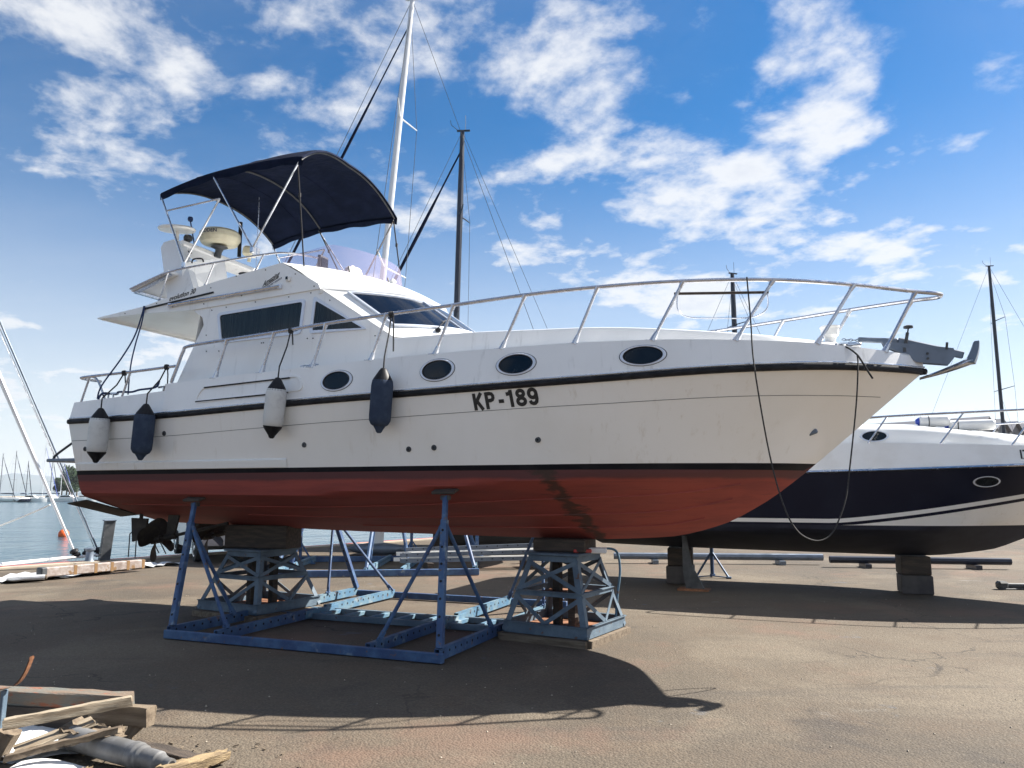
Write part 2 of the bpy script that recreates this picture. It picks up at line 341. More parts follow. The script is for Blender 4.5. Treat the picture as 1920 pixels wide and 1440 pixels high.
def tab(T, x):
    """smooth table: cubic Hermite with limited slopes"""
    if x <= T[0][0]: return T[0][1]
    if x >= T[-1][0]: return T[-1][1]
    i = 0
    while T[i + 1][0] < x: i += 1
    def sl(k):
        if k == 0: return (T[1][1] - T[0][1]) / (T[1][0] - T[0][0])
        if k == len(T) - 1: return (T[-1][1] - T[-2][1]) / (T[-1][0] - T[-2][0])
        a = (T[k][1] - T[k - 1][1]) / (T[k][0] - T[k - 1][0]); b = (T[k + 1][1] - T[k][1]) / (T[k + 1][0] - T[k][0])
        return 0 if a * b <= 0 else 2 * a * b / (a + b)
    h = T[i + 1][0] - T[i][0]; t = (x - T[i][0]) / h; m0 = sl(i) * h; m1 = sl(i + 1) * h
    return (2 * t**3 - 3 * t * t + 1) * T[i][1] + (t**3 - 2 * t * t + t) * m0 + (3 * t * t - 2 * t**3) * T[i + 1][1] + (t**3 - t * t) * m1
def catmull(P, k=6, closed=False):
    P = [Vector(p) for p in P]; out = []; n = len(P)
    for i in range(n if closed else n - 1):
        a = P[(i - 1) % n] if (closed or i > 0) else P[i]; b = P[i]; c = P[(i + 1) % n]; d = P[(i + 2) % n] if (closed or i + 2 < n) else c
        for j in range(k):
            t = j / k; out.append(.5 * ((2 * b) + (c - a) * t + (2 * a - 5 * b + 4 * c - d) * t * t + (3 * b - a - 3 * c + d) * t**3))
    if not closed: out.append(P[-1])
    return out
def text_mesh(name, s, m, parent, fn, size=1., bold=0., shear=0., xs=1., side=True, space=1.):
    """flat lettering: every glyph vertex (u,v) goes through fn to a point on the surface"""
    cu = bpy.data.curves.new(name, 'FONT'); cu.body = s; cu.size = size; cu.offset = bold; cu.shear = shear; cu.resolution_u = 4; cu.space_character = space
    tmp = bpy.data.objects.new(name, cu); col.objects.link(tmp)
    dg = bpy.context.evaluated_depsgraph_get(); me0 = tmp.evaluated_get(dg).to_mesh()
    vs = [q.co.copy() for q in me0.vertices]; fs = [tuple(p.vertices) for p in me0.polygons]
    tmp.to_mesh_clear() if hasattr(tmp, 'to_mesh_clear') else None
    col.objects.unlink(tmp); bpy.data.objects.remove(tmp)
    b = MB(side); b.add([fn(q.x * xs, q.y) for q in vs], fs)
    return b.build(name, m, parent, 0)
def sag(a, b, d, n=12):
    a = Vector(a); b = Vector(b)
    return [a.lerp(b, i / n) - Vector((0, 0, d * 4 * (i / n) * (1 - i / n))) for i in range(n + 1)]

# ------------------------------------------------------------------ ground, quay, water
QA = Vector((-10.85, 16.65, 0)); QD = Vector((.623, .782, 0)).normalized(); QN = Vector((-QD.y, QD.x, 0))      # quay edge, direction, waterward normal
def qp(a, b, z=0.): p = QA + QD * a + QN * b; return (p.x, p.y, z)
WZ = -1.4
g = MB()
inner = [qp(-900, -.42), qp(0, -.42), qp(900, -.42)]
land = [qp(-900, -.42), qp(900, -.42), (2600, 900, 0), (2600, -2500, 0), (-900, -2500, 0)]
g.add(land, [(0, 1, 2, 3, 4)]); ground = g.build('ground', 'yard', None, 0); ground['kind'] = 'structure'
k = MB(); k.poly([qp(-900, 0, -3), qp(900, 0, -3), qp(900, -.42, -3), qp(-900, -.42, -3)], (0, 0, 3.035)); qe = k.build('quay_edge', 'quay', None, 0); qe['kind'] = 'structure'
k = MB(); k.poly([qp(-60, .004, -.10), qp(160, .004, -.10), qp(160, -.11, -.10), qp(-60, -.11, -.10)], (0, 0, .139)); qs = k.build('quay_line', 'red', None, 0); qs['kind'] = 'structure'
k = MB(); k.add([qp(-9000, .001, WZ), qp(9000, .001, WZ), qp(9000, 12000, WZ), qp(-9000, 12000, WZ)], [(0, 1, 2, 3)]); wt = k.build('water', 'water', None, 0); wt['kind'] = 'structure'
# far hills across the bay
hp = MB(); rows = []
for j, (dd, hh) in enumerate(((7000, 0), (7600, .55), (8300, 1.), (9600, .8))):
    rows.append([(-9500 + 190 * i, dd + 160 * math.sin(i * 1.3), WZ - 2 + hh * (95 + 62 * math.sin(i * .31 + 1) + 34 * math.sin(i * .83 + 2) + 14 * math.sin(i * 2.1)) * (1 if i < 58 else max(0, 1 - (i - 58) / 22))) for i in range(81)])
hp.grid(rows); hl = hp.build('hills', 'hill', None, 60); hl['kind'] = 'structure'

# ------------------------------------------------------------------ hull shape shared by the motor boats
class Hull:
    def __init__(s, zk, zc, yc, zr, yr, zg, xs, xb, xc, gin=.06, rake=.13, e=(.8, 1.2)):
        s.__dict__.update(locals())
    def y(s, x, z):
        zk = tab(s.zk, x); zr = tab(s.zr, x); YR = s.yr(x)
        if z <= zk: return 0.
        if z > zr:
            zg = s.zg(x); return max(0, YR - s.gin * min(1, (z - zr) / max(.02, zg - zr)))
        zc = tab(s.zc, x); YC = tab(s.yc, x) if x < s.xc else 0.
        if x >= s.xc or zc <= zk: zc = zk; YC = 0.
        if z < zc: return YC * ((z - zk) / (zc - zk)) ** .9
        e = s.e[0] + (s.e[1] - s.e[0]) * min(1, max(0, (x - s.xs) / (s.xb - s.xs) * 1.4 - .4))
        return YC + (YR - YC) * max(0, (z - zc) / max(.01, zr - zc)) ** e
    def p(s, x, z, off=0., sd=1):
        """surface point (starboard y); the transom leans in towards the keel"""
        w = max(0, min(1, (s.xs + 1.2 - x) / 1.2)) ; zr = tab(s.zr, x)
        return (x + s.rake * max(0, zr - z) * w, sd * (s.y(x, z) + off), z)
    def stations(s, n=64):
        return [s.xs + (s.xb - s.xs) * (1 - (1 - i / n) ** 1.35) for i in range(n + 1)]
    def strip(s, z0, z1, k, side=True, both=True, xs=None, off=0.):
        """skin between the heights z0(x) and z1(x)"""
        b = MB(side)
        for sd in ((1, -1) if both else (1,)):
            rows = []
            for x in (xs or s.stations()):
                zk = tab(s.zk, x); a = max(z0(x), zk); c = max(z1(x), zk)
                rows.append([s.p(x, a + (c - a) * j / k, off, sd) for j in range(k + 1)])
            b.grid(rows)
        return b

def yr_main(x):
    t = min(max((x + 6.27) / 10.03, 0), 1); kk = .945 + .055 * math.sin(min(t / .42, 1) * math.pi / 2)
    return 1.6 * kk * (1 if t < .42 else 1 - ((t - .42) / .58) ** 3.8)
ZG = [(-4.66, 2.911), (-3.88, 2.944), (-2.44, 2.988), (-1.7, 3.016), (-.94, 3.032), (-.19, 3.040), (.58, 3.050), (1.33, 3.048), (2.07, 3.034), (2.78, 3.015), (3.38, 2.978), (3.76, 2.935)]
ZGA = [(-6.3, 2.755), (-4.66, 2.826)]
def zg_main(x): return tab(ZGA, x) if x < -4.66 else tab(ZG, x)
H = Hull(zk=[(-6.27, 1.17), (-4.7, 1.14), (-2.6, 1.095), (.24, 1.07), (1.15, 1.11), (1.725, 1.244), (2.17, 1.472), (2.55, 1.748), (2.77, 1.932), (3.2, 2.30), (3.76, 2.785)],
         zc=[(-6.27, 1.55), (-3.15, 1.55), (-1.35, 1.606), (-.74, 1.65), (.22, 1.71), (1.4, 1.755), (2.28, 1.83), (2.9, 2.02)],
         yc=[(-6.27, 1.33), (-4, 1.38), (-1.5, 1.41), (.2, 1.31), (1.1, 1.08), (1.8, .76), (2.4, .40), (2.83, 0)],
         zr=[(-6.29, 2.499), (-5.07, 2.502), (-3.07, 2.559), (-2.3, 2.585), (-1.36, 2.608), (.71, 2.67), (2.22, 2.751), (3.14, 2.787), (3.6, 2.790), (3.76, 2.787)],
         yr=yr_main, zg=zg_main, xs=-6.27, xb=3.76, xc=2.83)
ORG = (0.625, 8.99, 0); RZ = R(-22)
yacht = empty('motor_yacht', ORG, RZ, 'white flybridge motor yacht with red bottom lettered KP-189, propped on blue stands', 'motor yacht')
Y = yacht
S = True
WL0, WL1 = 1.815, 1.868
zr = lambda x: tab(H.zr, x)
ST = H.stations(); STG = sorted(set(ST + [-4.665, -4.655]))
hb = H.strip(lambda x: tab(H.zk, x), lambda x: WL0, 14).build('hull_bottom', 'anti', Y, 28)
H.strip(lambda x: WL0, lambda x: WL1 + .006 * max(0, x), 2).build('boot_stripe', 'boot', Y)
top = H.strip(lambda x: WL1 + .006 * max(0, x), zr, 12).build('topside', 'cream', Y)
H.strip(zr, zg_main, 5, xs=STG).build('bulwark', 'gel', Y)
# hull seam line and the lower spray ledge
b = MB(S); xs_ = [x for x in ST if x < 3.4]
for sd in (1, -1): b.tube([H.p(x, zr(x) - .247 + .028 * (x + 6.27) / 9 - .01 * max(0, x), .001, sd) for x in xs_], .0028, 5)
b.build('hull_seam', MT['darkgrey'], top)
b = MB(S); rows = []
for x in [-6.2 + .1 * i for i in range(35)]:
    d = .03 * min(1, max(0, (-2.75 - x) / .3)); rows.append([H.p(x, 1.872, .001), H.p(x, 1.872, d + .004), H.p(x, 1.955, d + .004), H.p(x, 1.975, .001)])
b.grid(rows); b.build('spray_ledge', 'cream', top, 25)
# spray rails on the bottom
for i, (fz, x0, x1) in enumerate(((.72, -5.9, 2.0), (.45, -4, 1.9), (.22, -2.5, 1.6))):
    b = MB(S)
    for sd in (1, -1):
        pts = []
        for j in range(30):
            x = x0 + (x1 - x0) * j / 29; zk = tab(H.zk, x); zc_x = tab(H.zc, x); pts.append(H.p(x, zk + (zc_x - zk) * fz, .002, sd))
        b.tube(pts, .012, 5)
    b.build('spray_rail', 'anti', hb)
# transom
b = MB(S); zs = [1.17 + (2.755 - 1.17) * j / 16 for j in range(17)]; rows = [[H.p(-6.27, z, 0, 1), H.p(-6.27, z, 0, .5), H.p(-6.27, z, 0, -.5), H.p(-6.27, z, 0, -1)] for z in zs]
for r_ in rows: r_[1] = (r_[0][0], r_[0][1] / 2, r_[0][2]); r_[2] = (r_[0][0], -r_[0][1] / 2, r_[0][2])
b.grid(rows[:8]); b.build('transom_bottom', 'anti', Y); b = MB(S); b.grid(rows[7:]); b.build('transom', 'cream', Y)
# rub rail: black rubber with a steel strip above
for nm, m, dz, r0, r1 in (('rub_rail', 'black', 0, .026, .032), ('rub_strip', 'steel', .043, .010, .010)):
    b = MB(S)
    for sd in (1, -1):
        rows = []
        for x in ST:
            c = H.p(x, zr(x) + dz, 0, sd); rows.append([(c[0], c[1] + sd * r0 * a, c[2] + r1 * e) for a, e in ((-.3, 1), (.6, .9), (1, .35), (1, -.35), (.6, -.9), (-.3, -1))])
        b.grid(rows)
    b.lathe([(.0, -r1), (r0 * .9, -r1 * .9), (r0 * 1.25, -r1 * .3), (r0 * 1.25, r1 * .3), (r0 * .9, r1 * .9), (0, r1)], (3.765, 0, zr(3.76) + dz), (0, 0, 1), 14)
    o = b.build(nm, m, Y, 40)
# deck and toe rail edge
b = MB(S); xd = [x for x in STG if x >= -4.655]
b.grid([[(x, s_ * (H.yr(x) - .06) * f, zg_main(x) + .0 + .03 * (1 - f * f)) for s_, f in ((1, 1), (1, .6), (1, .2), (-1, .2), (-1, .6), (-1, 1))] for x in xd])
b.add([(-4.655, y_, z_) for y_, z_ in ((1.50, 2.905), (-1.50, 2.905), (-1.45, 2.3), (1.45, 2.3))], [(0, 1, 2, 3)])
b.build('deck', 'gelw', Y)
b = MB(S)
for sd in (1, -1): b.grid([[(x, sd * (H.yr(x) - .06), zg_main(x)), (x, sd * (H.yr(x) - .20), zg_main(x) + .004), (x, sd * (H.yr(x) - .21), 2.3)] for x in (-6.27, -5.7, -5.2, -4.7, -4.656)])
b.add([(-6.27, 1.45, 2.755), (-6.27, -1.45, 2.755), (-6.12, -1.3, 2.757), (-6.12, 1.3, 2.757)], [(0, 1, 2, 3)])
b.add([(-6.12, 1.3, 2.757), (-6.12, -1.3, 2.757), (-6.12, -1.3, 2.3), (-6.12, 1.3, 2.3)], [(0, 1, 2, 3)])
b.add([(-6.12, 1.4, 2.31), (-4.656, 1.4, 2.31), (-4.656, -1.4, 2.31), (-6.12, -1.4, 2.31)], [(0, 1, 2, 3)])
b.build('cockpit', 'gelw', Y)
# foredeck trunk
ZT = [(-1.65, 3.315), (-.65, 3.305), (.06, 3.283), (.62, 3.27), (1.8, 3.187), (2.39, 3.139), (2.98, 3.080), (3.25, 3.03)]
b = MB(S); rows = []
for i in range(41):
    x = -1.66 + 4.86 * i / 40; yt = max(.02, H.yr(x) - .35 - .25 * max(0, x - 2.4)); zt = max(tab(ZT, x), zg_main(x) + .01); zb = zg_main(x) - .02
    half = [(x, yt + .03, zb), (x, yt, zt - .035), (x, yt - .015, zt - .012), (x, yt - .05, zt), (x, yt * .6, zt + .035), (x, yt * .25, zt + .05)]
    rows.append(half + [(a, -c, e) for a, c, e in half[::-1]])
b.grid(rows); b.add(rows[-1], [tuple(range(12))]); b.build('foredeck_trunk', 'gel', Y, 30)

# ---- deckhouse
def ysd(z): return 1.25 - .06 * (z - 3.0)
house = MB(S)
HP = [(-4.76, 2.90), (-4.39, 3.69), (-4.425, 3.79), (-4.60, 3.905), (-3.6, 3.94), (-2.63, 3.985), (-1.60, 3.315), (-1.60, 2.98)]
for sd in (1, -1): house.add([(x, sd * ysd(z), z) for x, z in HP] + [(x, sd * (ysd(z) - .05), z) for x, z in HP], [tuple(range(8)), tuple(range(15, 7, -1))] + [(i, (i + 1) % 8, 8 + (i + 1) % 8, 8 + i) for i in range(8)])
house.add([(-4.45, 1.2, 3.9), (-4.45, -1.2, 3.9), (-4.66, -1.22, 2.6), (-4.66, 1.22, 2.6)], [(0, 1, 2, 3)])
house.build('cabin_side', 'gel', Y, 20)
def Fp(u, v, off=0.):
    bx = -1.60 + .65 * (1 - abs(u) ** 2.2); bz = 3.315 + .07 * (1 - u * u); tx = -2.63 + .86 * (1 - abs(u) ** 2.2); tz = 3.985 + .0 * u
    x = bx + (tx - bx) * v; y = 1.235 * u - .03 * u * v; z = bz + (tz - bz) * v
    return (x + off * .62, y + off * .35 * u, z + off * .75)
b = MB(S); b.grid([[Fp(-1 + 2 * i / 32, v / 6) for v in range(7)] for i in range(33)]); b.build('cabin_front', 'gelw', Y, 40)
def glass_uv(u, v): # windscreen outline narrows upwards at the sides
    return Fp(u * (.90 - .02 * v), .22 + .70 * v, .012)
b = MB(S); b.grid([[glass_uv(-1 + 2 * i / 32, v / 6) for v in range(7)] for i in range(33)]); ws = b.build('windshield', 'wind', Y, 60)
b = MB(S); loop = [glass_uv(-1 + 2 * i / 32, 0) for i in range(33)] + [glass_uv(1, v / 6) for v in range(1, 6)] + [glass_uv(1 - 2 * i / 32, 1) for i in range(33)] + [glass_uv(-1, 1 - v / 6) for v in range(1, 6)]
b.tube(loop, .020, 6, closed=True); b.build('windshield_frame', 'frame', ws)
b = MB(S)
for u in (-.30, .30): b.tube([Fp(u * .9, .22 + .7 * v / 6, .016) for v in range(7)], .013, 6)
b.build('mullion', 'frame', ws)
for u0, u1, v1 in ((.62, .30, .44), (-.05, -.36, .42)):
    b = MB(S); b.tube([Fp(u0, .16, .03), Fp((u0 + u1) / 2, (.2 + v1) / 2, .05), Fp(u1, v1, .03)], .008, 5); b.tube([Fp(u1 + .16, v1 - .10, .03), Fp(u1 - .10, v1 + .08, .03)], .011, 5); b.box(Fp(u0, .14, .02), (.06, .05, .05), None, .012); b.build('wiper', 'black', ws)
# side windows: frame standing proud, dark pane inside
def rounded(P, r, k=5):
    out = []; n = len(P)
    for i in range(n):
        a, b_, c = Vector(P[i - 1]), Vector(P[i]), Vector(P[(i + 1) % n]); d1 = (a - b_).normalized(); d2 = (c - b_).normalized(); q = min(r, (a - b_).length * .45, (c - b_).length * .45)
        p0 = b_ + d1 * q; p1 = b_ + d2 * q
        for j in range(k + 1):
            t = j / k; out.append(p0 * (1 - t)**2 + b_ * 2 * t * (1 - t) + p1 * t * t)
    return out
def inset(P, d):
    c = sum((Vector(p) for p in P), Vector((0, 0))) / len(P); n = len(P); out = []
    for i in range(n):
        a, b_, e = Vector(P[i - 1]), Vector(P[i]), Vector(P[(i + 1) % n])
        n1 = Vector((-(b_ - a).y, (b_ - a).x)).normalized(); n2 = Vector((-(e - b_).y, (e - b_).x)).normalized()
        if n1.dot(c - b_) < 0: n1 = -n1
        if n2.dot(c - b_) < 0: n2 = -n2
        m = (n1 + n2); m = m / max(.3, m.dot(n1)); out.append(b_ + m * d)
    return out
W1 = [(-4.175, 3.82), (-2.84, 3.882), (-2.865, 3.452), (-4.085, 3.425)]
W2 = [(-2.72, 3.90), (-1.955, 3.435), (-2.745, 3.445)]
for sd in (1, -1):
    for P, r_ in ((W1, .06), (W2, .035)):
        o = rounded(P, r_); i_ = rounded(inset(P, .035), r_ * .7); to3 = lambda q, off: (q.x, sd * (ysd(q.y) + off), q.y)
        b = MB(S); b.add([to3(q, .008) for q in i_], [tuple(range(len(i_)))]); wd = b.build('side_window', 'curtain', Y, 0)
        b = MB(S); b.ring([to3(q, .0) for q in o], [to3(q, .0) for q in i_], (0, sd * .022, 0)); b.build('window_frame', 'frame', wd, 40)
# screws and rivets along the house and flybridge
b = MB(S)
for x, z in ((-4.28, 3.87), (-4.05, 3.89), (-3.6, 3.915), (-3.1, 3.93), (-2.78, 3.95), (-4.33, 3.55), (-4.3, 3.34), (-4.1, 3.33), (-3.45, 3.385), (-3.42, 3.385), (-2.78, 3.39), (-2.70, 3.385), (-1.85, 3.35), (-2.9, 3.86), (-2.5, 3.83)):
    b.lathe([(.008, 0), (.008, .006), (.001, .008)], (x, ysd(z), z), (0, 1, 0), 6)
b.build('screw_heads', 'darkgrey', Y, kind='stuff')

# ---- flybridge
FY = 1.215
fly = MB(S)
FP = [(-6.26, 3.925), (-6.25, 3.94), (-5.42, 4.022), (-5.0, 4.108), (-4.23, 4.236), (-3.2, 4.366), (-2.66, 4.045), (-2.63, 3.985), (-3.6, 3.94), (-4.6, 3.900), (-5.4, 3.925)]
for sd in (1, -1): fly.poly([(x, sd * FY, z) for x, z in FP], (0, -sd * .07, 0))
fly.build('flybridge_coaming', 'gel', Y, 20)
b = MB(S)   # floor slab with its aft overhang; underside stepped
b.poly([(-6.20, 1.145, 3.93), (-6.20, -1.145, 3.93), (-2.7, -1.145, 3.99), (-2.7, 1.145, 3.99)], (0, 0, .035))
b.build('flybridge_floor', 'gelw', Y, 20)
b = MB(S)
b.poly([(-6.24, 1.16, 3.915), (-6.24, -1.16, 3.915), (-6.16, -1.16, 3.895), (-6.16, 1.16, 3.895)], (0, 0, .05))
b.build('overhang_trim', 'gel', Y, 20)
def Bp(u, w_): # flybridge front: brow edge (w 0..) up to the coaming top (w=1)
    q = 1 - abs(u) ** 2.3
    x0 = -2.63 + .93 * q; z0 = 3.975 + .02 * q; x1 = -3.2 + .80 * q; z1 = 4.366 - .05 * q
    k_ = w_; zz = z0 + (z1 - z0) * (k_ + .10 * math.sin(math.pi * k_)) ; xx = x0 + (x1 - x0) * k_
    return (xx, FY * u, zz)
b = MB(S); us = [-1 + 2 * i / 36 for i in range(37)]
b.grid([[Bp(u, j / 8) for j in range(9)] for u in us])
b.grid([[Bp(u, 0), (Bp(u, 0)[0] - .01, Bp(u, 0)[1], Bp(u, 0)[2] - .05), (Bp(u, 0)[0] - .10, Bp(u, 0)[1] * .97, Bp(u, 0)[2] - .055)] for u in us])
b.grid([[Bp(u, 1), (Bp(u, 1)[0] - .05, Bp(u, 1)[1] * .97, Bp(u, 1)[2]), (Bp(u, 1)[0] - .05, Bp(u, 1)[1] * .97, 4.0)] for u in us])
brow = b.build('flybridge_front', 'gelw', Y, 35)
b = MB(S)   # tinted visor
us2 = [-1 + 2 * i / 36 for i in range(37)]
def vis(u, v): p = Bp(u, 1); hgt = (.07 + .26 * min(1, (1 - abs(u)) * 3.2)); return (p[0] + .0 - .05 * v, p[1] * .985, p[2] + .0 + hgt * v)
b.grid([[vis(u, v / 4) for v in range(5)] for u in us2]); visor = b.build('visor', 'perspex', Y, 60)
for u in (.55, .05, -.4):
    b = MB(S); p = Bp(u, 1.); b.bar((p[0] + .02, p[1], p[2] - .06), (p[0] - .02, p[1] * .99, p[2] + .08), .02, .02); b.build('visor_clip', 'darkgrey', visor)
b = MB(S); p = Bp(.28, .62); b.lathe([(.035, 0), (.035, .05), (.02, .06)], (p[0] - .01, p[1], p[2]), (.8, .1, .5), 12); b.build('horn_light', 'white', Y)
# helm console cover and instrument box
b = MB(S); rows = []
for i in range(13):
    t = i / 12; rr = [.42, .40, .36, .33, .30, .26, .22, .18, .15, .12, .09, .05, .01][i]; zz = 4.05 + .66 * math.sin(t * math.pi / 2)
    rows.append([(-3.15 + rr * .7 * math.cos(a) + .02 * math.sin(3 * a + i), -.22 + rr * 1.0 * math.sin(a) + .02 * math.cos(5 * a), zz) for a in [2 * math.pi * k_ / 16 for k_ in range(16)]])
b.grid(rows, True); b.build('helm_cover', 'cloth', Y, 50)
b = MB(S); b.box((-3.28, .3, 4.62), (.05, .19, .20), None, .012); b.tube([(-3.28, .3, 4.05), (-3.28, .3, 4.55)], .02, 8); o = b.build('instrument_box', 'darkgrey', Y)
b = MB(S); b.box((-3.249, .3, 4.62), (.006, .14, .13)); b.build('screen', 'glass', o)
b = MB(S); b.tube([(-3.2, .25, 4.40), (-3.05, .05, 4.45), (-3.05, -.3, 4.45)], .014, 6); b.build('grab_rail', 'alu', Y)
# seat back panel with handle, aft wing panel
b = MB(S); b.poly([(-5.0, 1.02, 4.10), (-5.0, 1.02, 4.62), (-4.84, .44, 4.84), (-4.60, .50, 4.10)], (-.05, -.03, 0)); sb = b.build('seat_back', 'gel', Y, 20)
b = MB(S); b.tube(catmull([(-4.93, .93, 4.635), (-4.915, .92, 4.69), (-4.89, .80, 4.73), (-4.885, .77, 4.69)], 4), .011, 6); b.build('handle', 'black', sb)
b = MB(S); b.poly([(-5.71, 1.18, 4.262), (-5.71, -1.10, 4.262), (-5.08, -1.10, 4.46), (-5.08, 1.18, 4.46)], (0, 0, .035)); aw = b.build('aft_wing', 'gel', Y, 20)
b = MB(S)
for y_ in (1.13, .0, -1.05): b.bar((-5.69, y_, 4.252), (-5.08, y_, 4.444), .05, .03)
b.bar((-5.66, 1.15, 4.256), (-5.66, -1.08, 4.256), .05, .035); b.build('wing_frame', 'alu', aw)
# flybridge rail
b = MB(S)
for sd in (1, -1):
    b.tube(catmull([(-5.71, sd * 1.2, 4.29), (-5.05, sd * 1.2, 4.45), (-4.3, sd * 1.2, 4.49), (-3.5, sd * 1.18, 4.515), (-3.2, sd * 1.1, 4.52), (-2.95, sd * .85, 4.50)], 5), .013, 7)
fr = b.build('flybridge_rail', 'alu', Y)
for sd in (1, -1):
    for a, c in (((-5.18, 4.08), (-5.05, 4.45)), ((-4.42, 4.2), (-4.28, 4.49)), ((-3.62, 4.31), (-3.5, 4.515))):
        b = MB(S); b.tube([(a[0], sd * 1.195, a[1]), (c[0], sd * 1.2, c[1])], .011, 7); b.lathe([(.025, 0), (.014, .03)], (a[0], sd * 1.19, a[1]), (0, 0, 1), 8); b.build('stanchion', 'alu', fr)
# awning tube and black track on the side
b = MB(S); b.tube([(-4.955, 1.245, 3.985), (-3.20, 1.245, 4.062)], .021, 8); at = b.build('awning_tube', 'steel', Y)
for x, z in ((-4.95, 3.985), (-4.07, 4.024), (-3.21, 4.062)):
    b = MB(S); b.box((x, 1.235, z), (.05, .05, .06), None, .01); b.build('bracket', 'frame', at)
b = MB(S); b.bar((-5.40, 1.222, 3.985), (-4.25, 1.222, 4.095), .016, .020, (0, 0, 1)); b.build('side_track', 'black', Y)
b = MB(S); b.box((-3.09, 1.235, 4.145), (.055, .04, .065), None, .01); o = b.build('side_light', 'gelw', Y); b = MB(S); b.box((-3.095, 1.257, 4.15), (.028, .012, .035)); b.build('lens', 'glass', o)
b = MB(S)
for x, z in ((-5.75, 3.955), (-5.2, 4.04), (-4.75, 4.135), (-4.3, 4.16), (-3.9, 4.27), (-3.45, 4.3), (-3.0, 4.20), (-2.72, 4.02), (-3.8, 4.01), (-4.4, 3.96)): b.lathe([(.008, 0), (.008, .006)], (x, FY, z), (0, 1, 0), 6)
b.build('bolt_heads', 'darkgrey', Y, kind='stuff')
# lettering on the flybridge side
def on_fly(x0, z0, sl): return lambda u, v: (x0 + u, FY + .003, z0 + v + sl * u)
text_mesh('model_lettering', 'evolution 30', 'letters', Y, on_fly(-4.99, 4.05, .155), .092, .0016, .35, .93)
text_mesh('maker_lettering', 'Amazing', 'letters', Y, on_fly(-3.485, 4.085, .48), .088, .0018, .4, .80)
text_mesh('charter_lettering', 'charter nautica', 'lettersn', Y, on_fly(-3.43, 4.062, .44), .042, .0005, .3, .9)
b = MB(S); b.bar((-3.49, FY + .003, 4.07), (-3.25, FY + .003, 4.185), .004, .006); b.build('underline', 'letters', Y)

# ---- radar arch with its gear
b = MB(S); b.box((-5.43, 0, 5.005), (.30, 1.52, .085), Matrix.Rotation(R(-8), 3, 'Y'), .02); arch = b.build('radar_arch', 'gel', Y, 30)
for sd in (1, -1):
    lo = [(-5.11, 1.12, 4.06), (-4.63, 1.12, 4.10)]; hi = [(-5.60, .84, 4.96), (-5.57, .82, 5.04), (-5.42, .80, 5.07), (-5.28, .80, 4.97)]
    ol = [lo[0]] + hi + [lo[1]]; b = MB(S); b.poly([(x, sd * y_, z) for x, y_, z in ol], (0, -sd * .11, 0)); b.build('arch_leg', 'gel', arch, 25)
for y_ in (.55, -.05, -.62):
    b = MB(S); b.lathe([(.075, 0), (.075, .012), (.055, .014)], (-5.43, y_, 4.962), (0, 0, -1), 20); b.build('speaker', 'black', arch)
b = MB(S); b.lathe([(.0, 0), (.235, .01), (.25, .035), (.235, .055), (.08, .085), (0, .09)], (-5.47, .70, 5.22), (0.05, .12, 1), 28); b.tube([(-5.45, .70, 5.02), (-5.46, .70, 5.23)], .022, 8); b.build('satellite_dish', 'gelw', Y, 40)
b = MB(S); b.lathe([(.03, 0), (.03, .05), (.06, .07), (.062, .11), (.045, .14), (.0, .15)], (-5.40, .56, 5.06), (0, 0, 1), 14); b.build('gps_antenna', 'darkgrey', Y)
b = MB(S); b.tube([(-5.40, .42, 5.05), (-5.47, .47, 5.46)], .010, 6); b.lathe([(.0, 0), (.03, .01), (.038, .04), (.03, .07), (0, .08)], (-5.47, .47, 5.44), (0, 0, 1), 12); b.build('ball_antenna', 'rope_b', Y)
b = MB(S); b.lathe([(.0, 0), (.20, .0), (.255, .02), (.285, .065), (.29, .085), (.285, .09), (.29, .098), (.286, .16), (.26, .195), (.0, .21)], (-5.22, .14, 5.16), (0, 0, 1), 36); rd = b.build('radar_dome', 'plasticw', Y, 30)
b = MB(S); b.lathe([(.12, .0), (.06, .03), (.05, .06)], (-5.22, .14, 5.13), (0, 0, -1), 16); b.tube([(-5.25, .14, 4.98), (-5.22, .14, 5.12)], .05, 10); b.build('dome_mount', 'darkgrey', rd)
def on_dome(u, v):
    a = R(106) - u / .292
    return (-5.22 + .292 * math.cos(a), .14 + .292 * math.sin(a), 5.27 + v)
text_mesh('dome_lettering', 'KODEN', 'lettersn', rd, on_dome, .074, .0015, 0, 1.0)
b = MB(S); b.tube([(-5.02, -.05, 5.02), (-5.03, -.06, 5.55)], .028, 10); b.build('tube_antenna', 'black', Y)
b = MB(S); b.tube([(-4.35, .35, 4.1), (-4.37, .33, 5.7)], .006, 5); b.build('whip_antenna', 'alu', Y)
b = MB(S); b.box((-4.88, -.12, 5.10), (.20, .17, .15), Matrix.Rotation(R(12), 3, 'Y'), .035); b.tube([(-4.9, -.12, 4.95), (-4.88, -.12, 5.05)], .025, 8); o = b.build('searchlight', 'plasticw', Y, 30); b = MB(S); b.box((-4.775, -.12, 5.09), (.02, .14, .12), Matrix.Rotation(R(12), 3, 'Y'), .02); b.build('lamp_glass', 'frame', o)

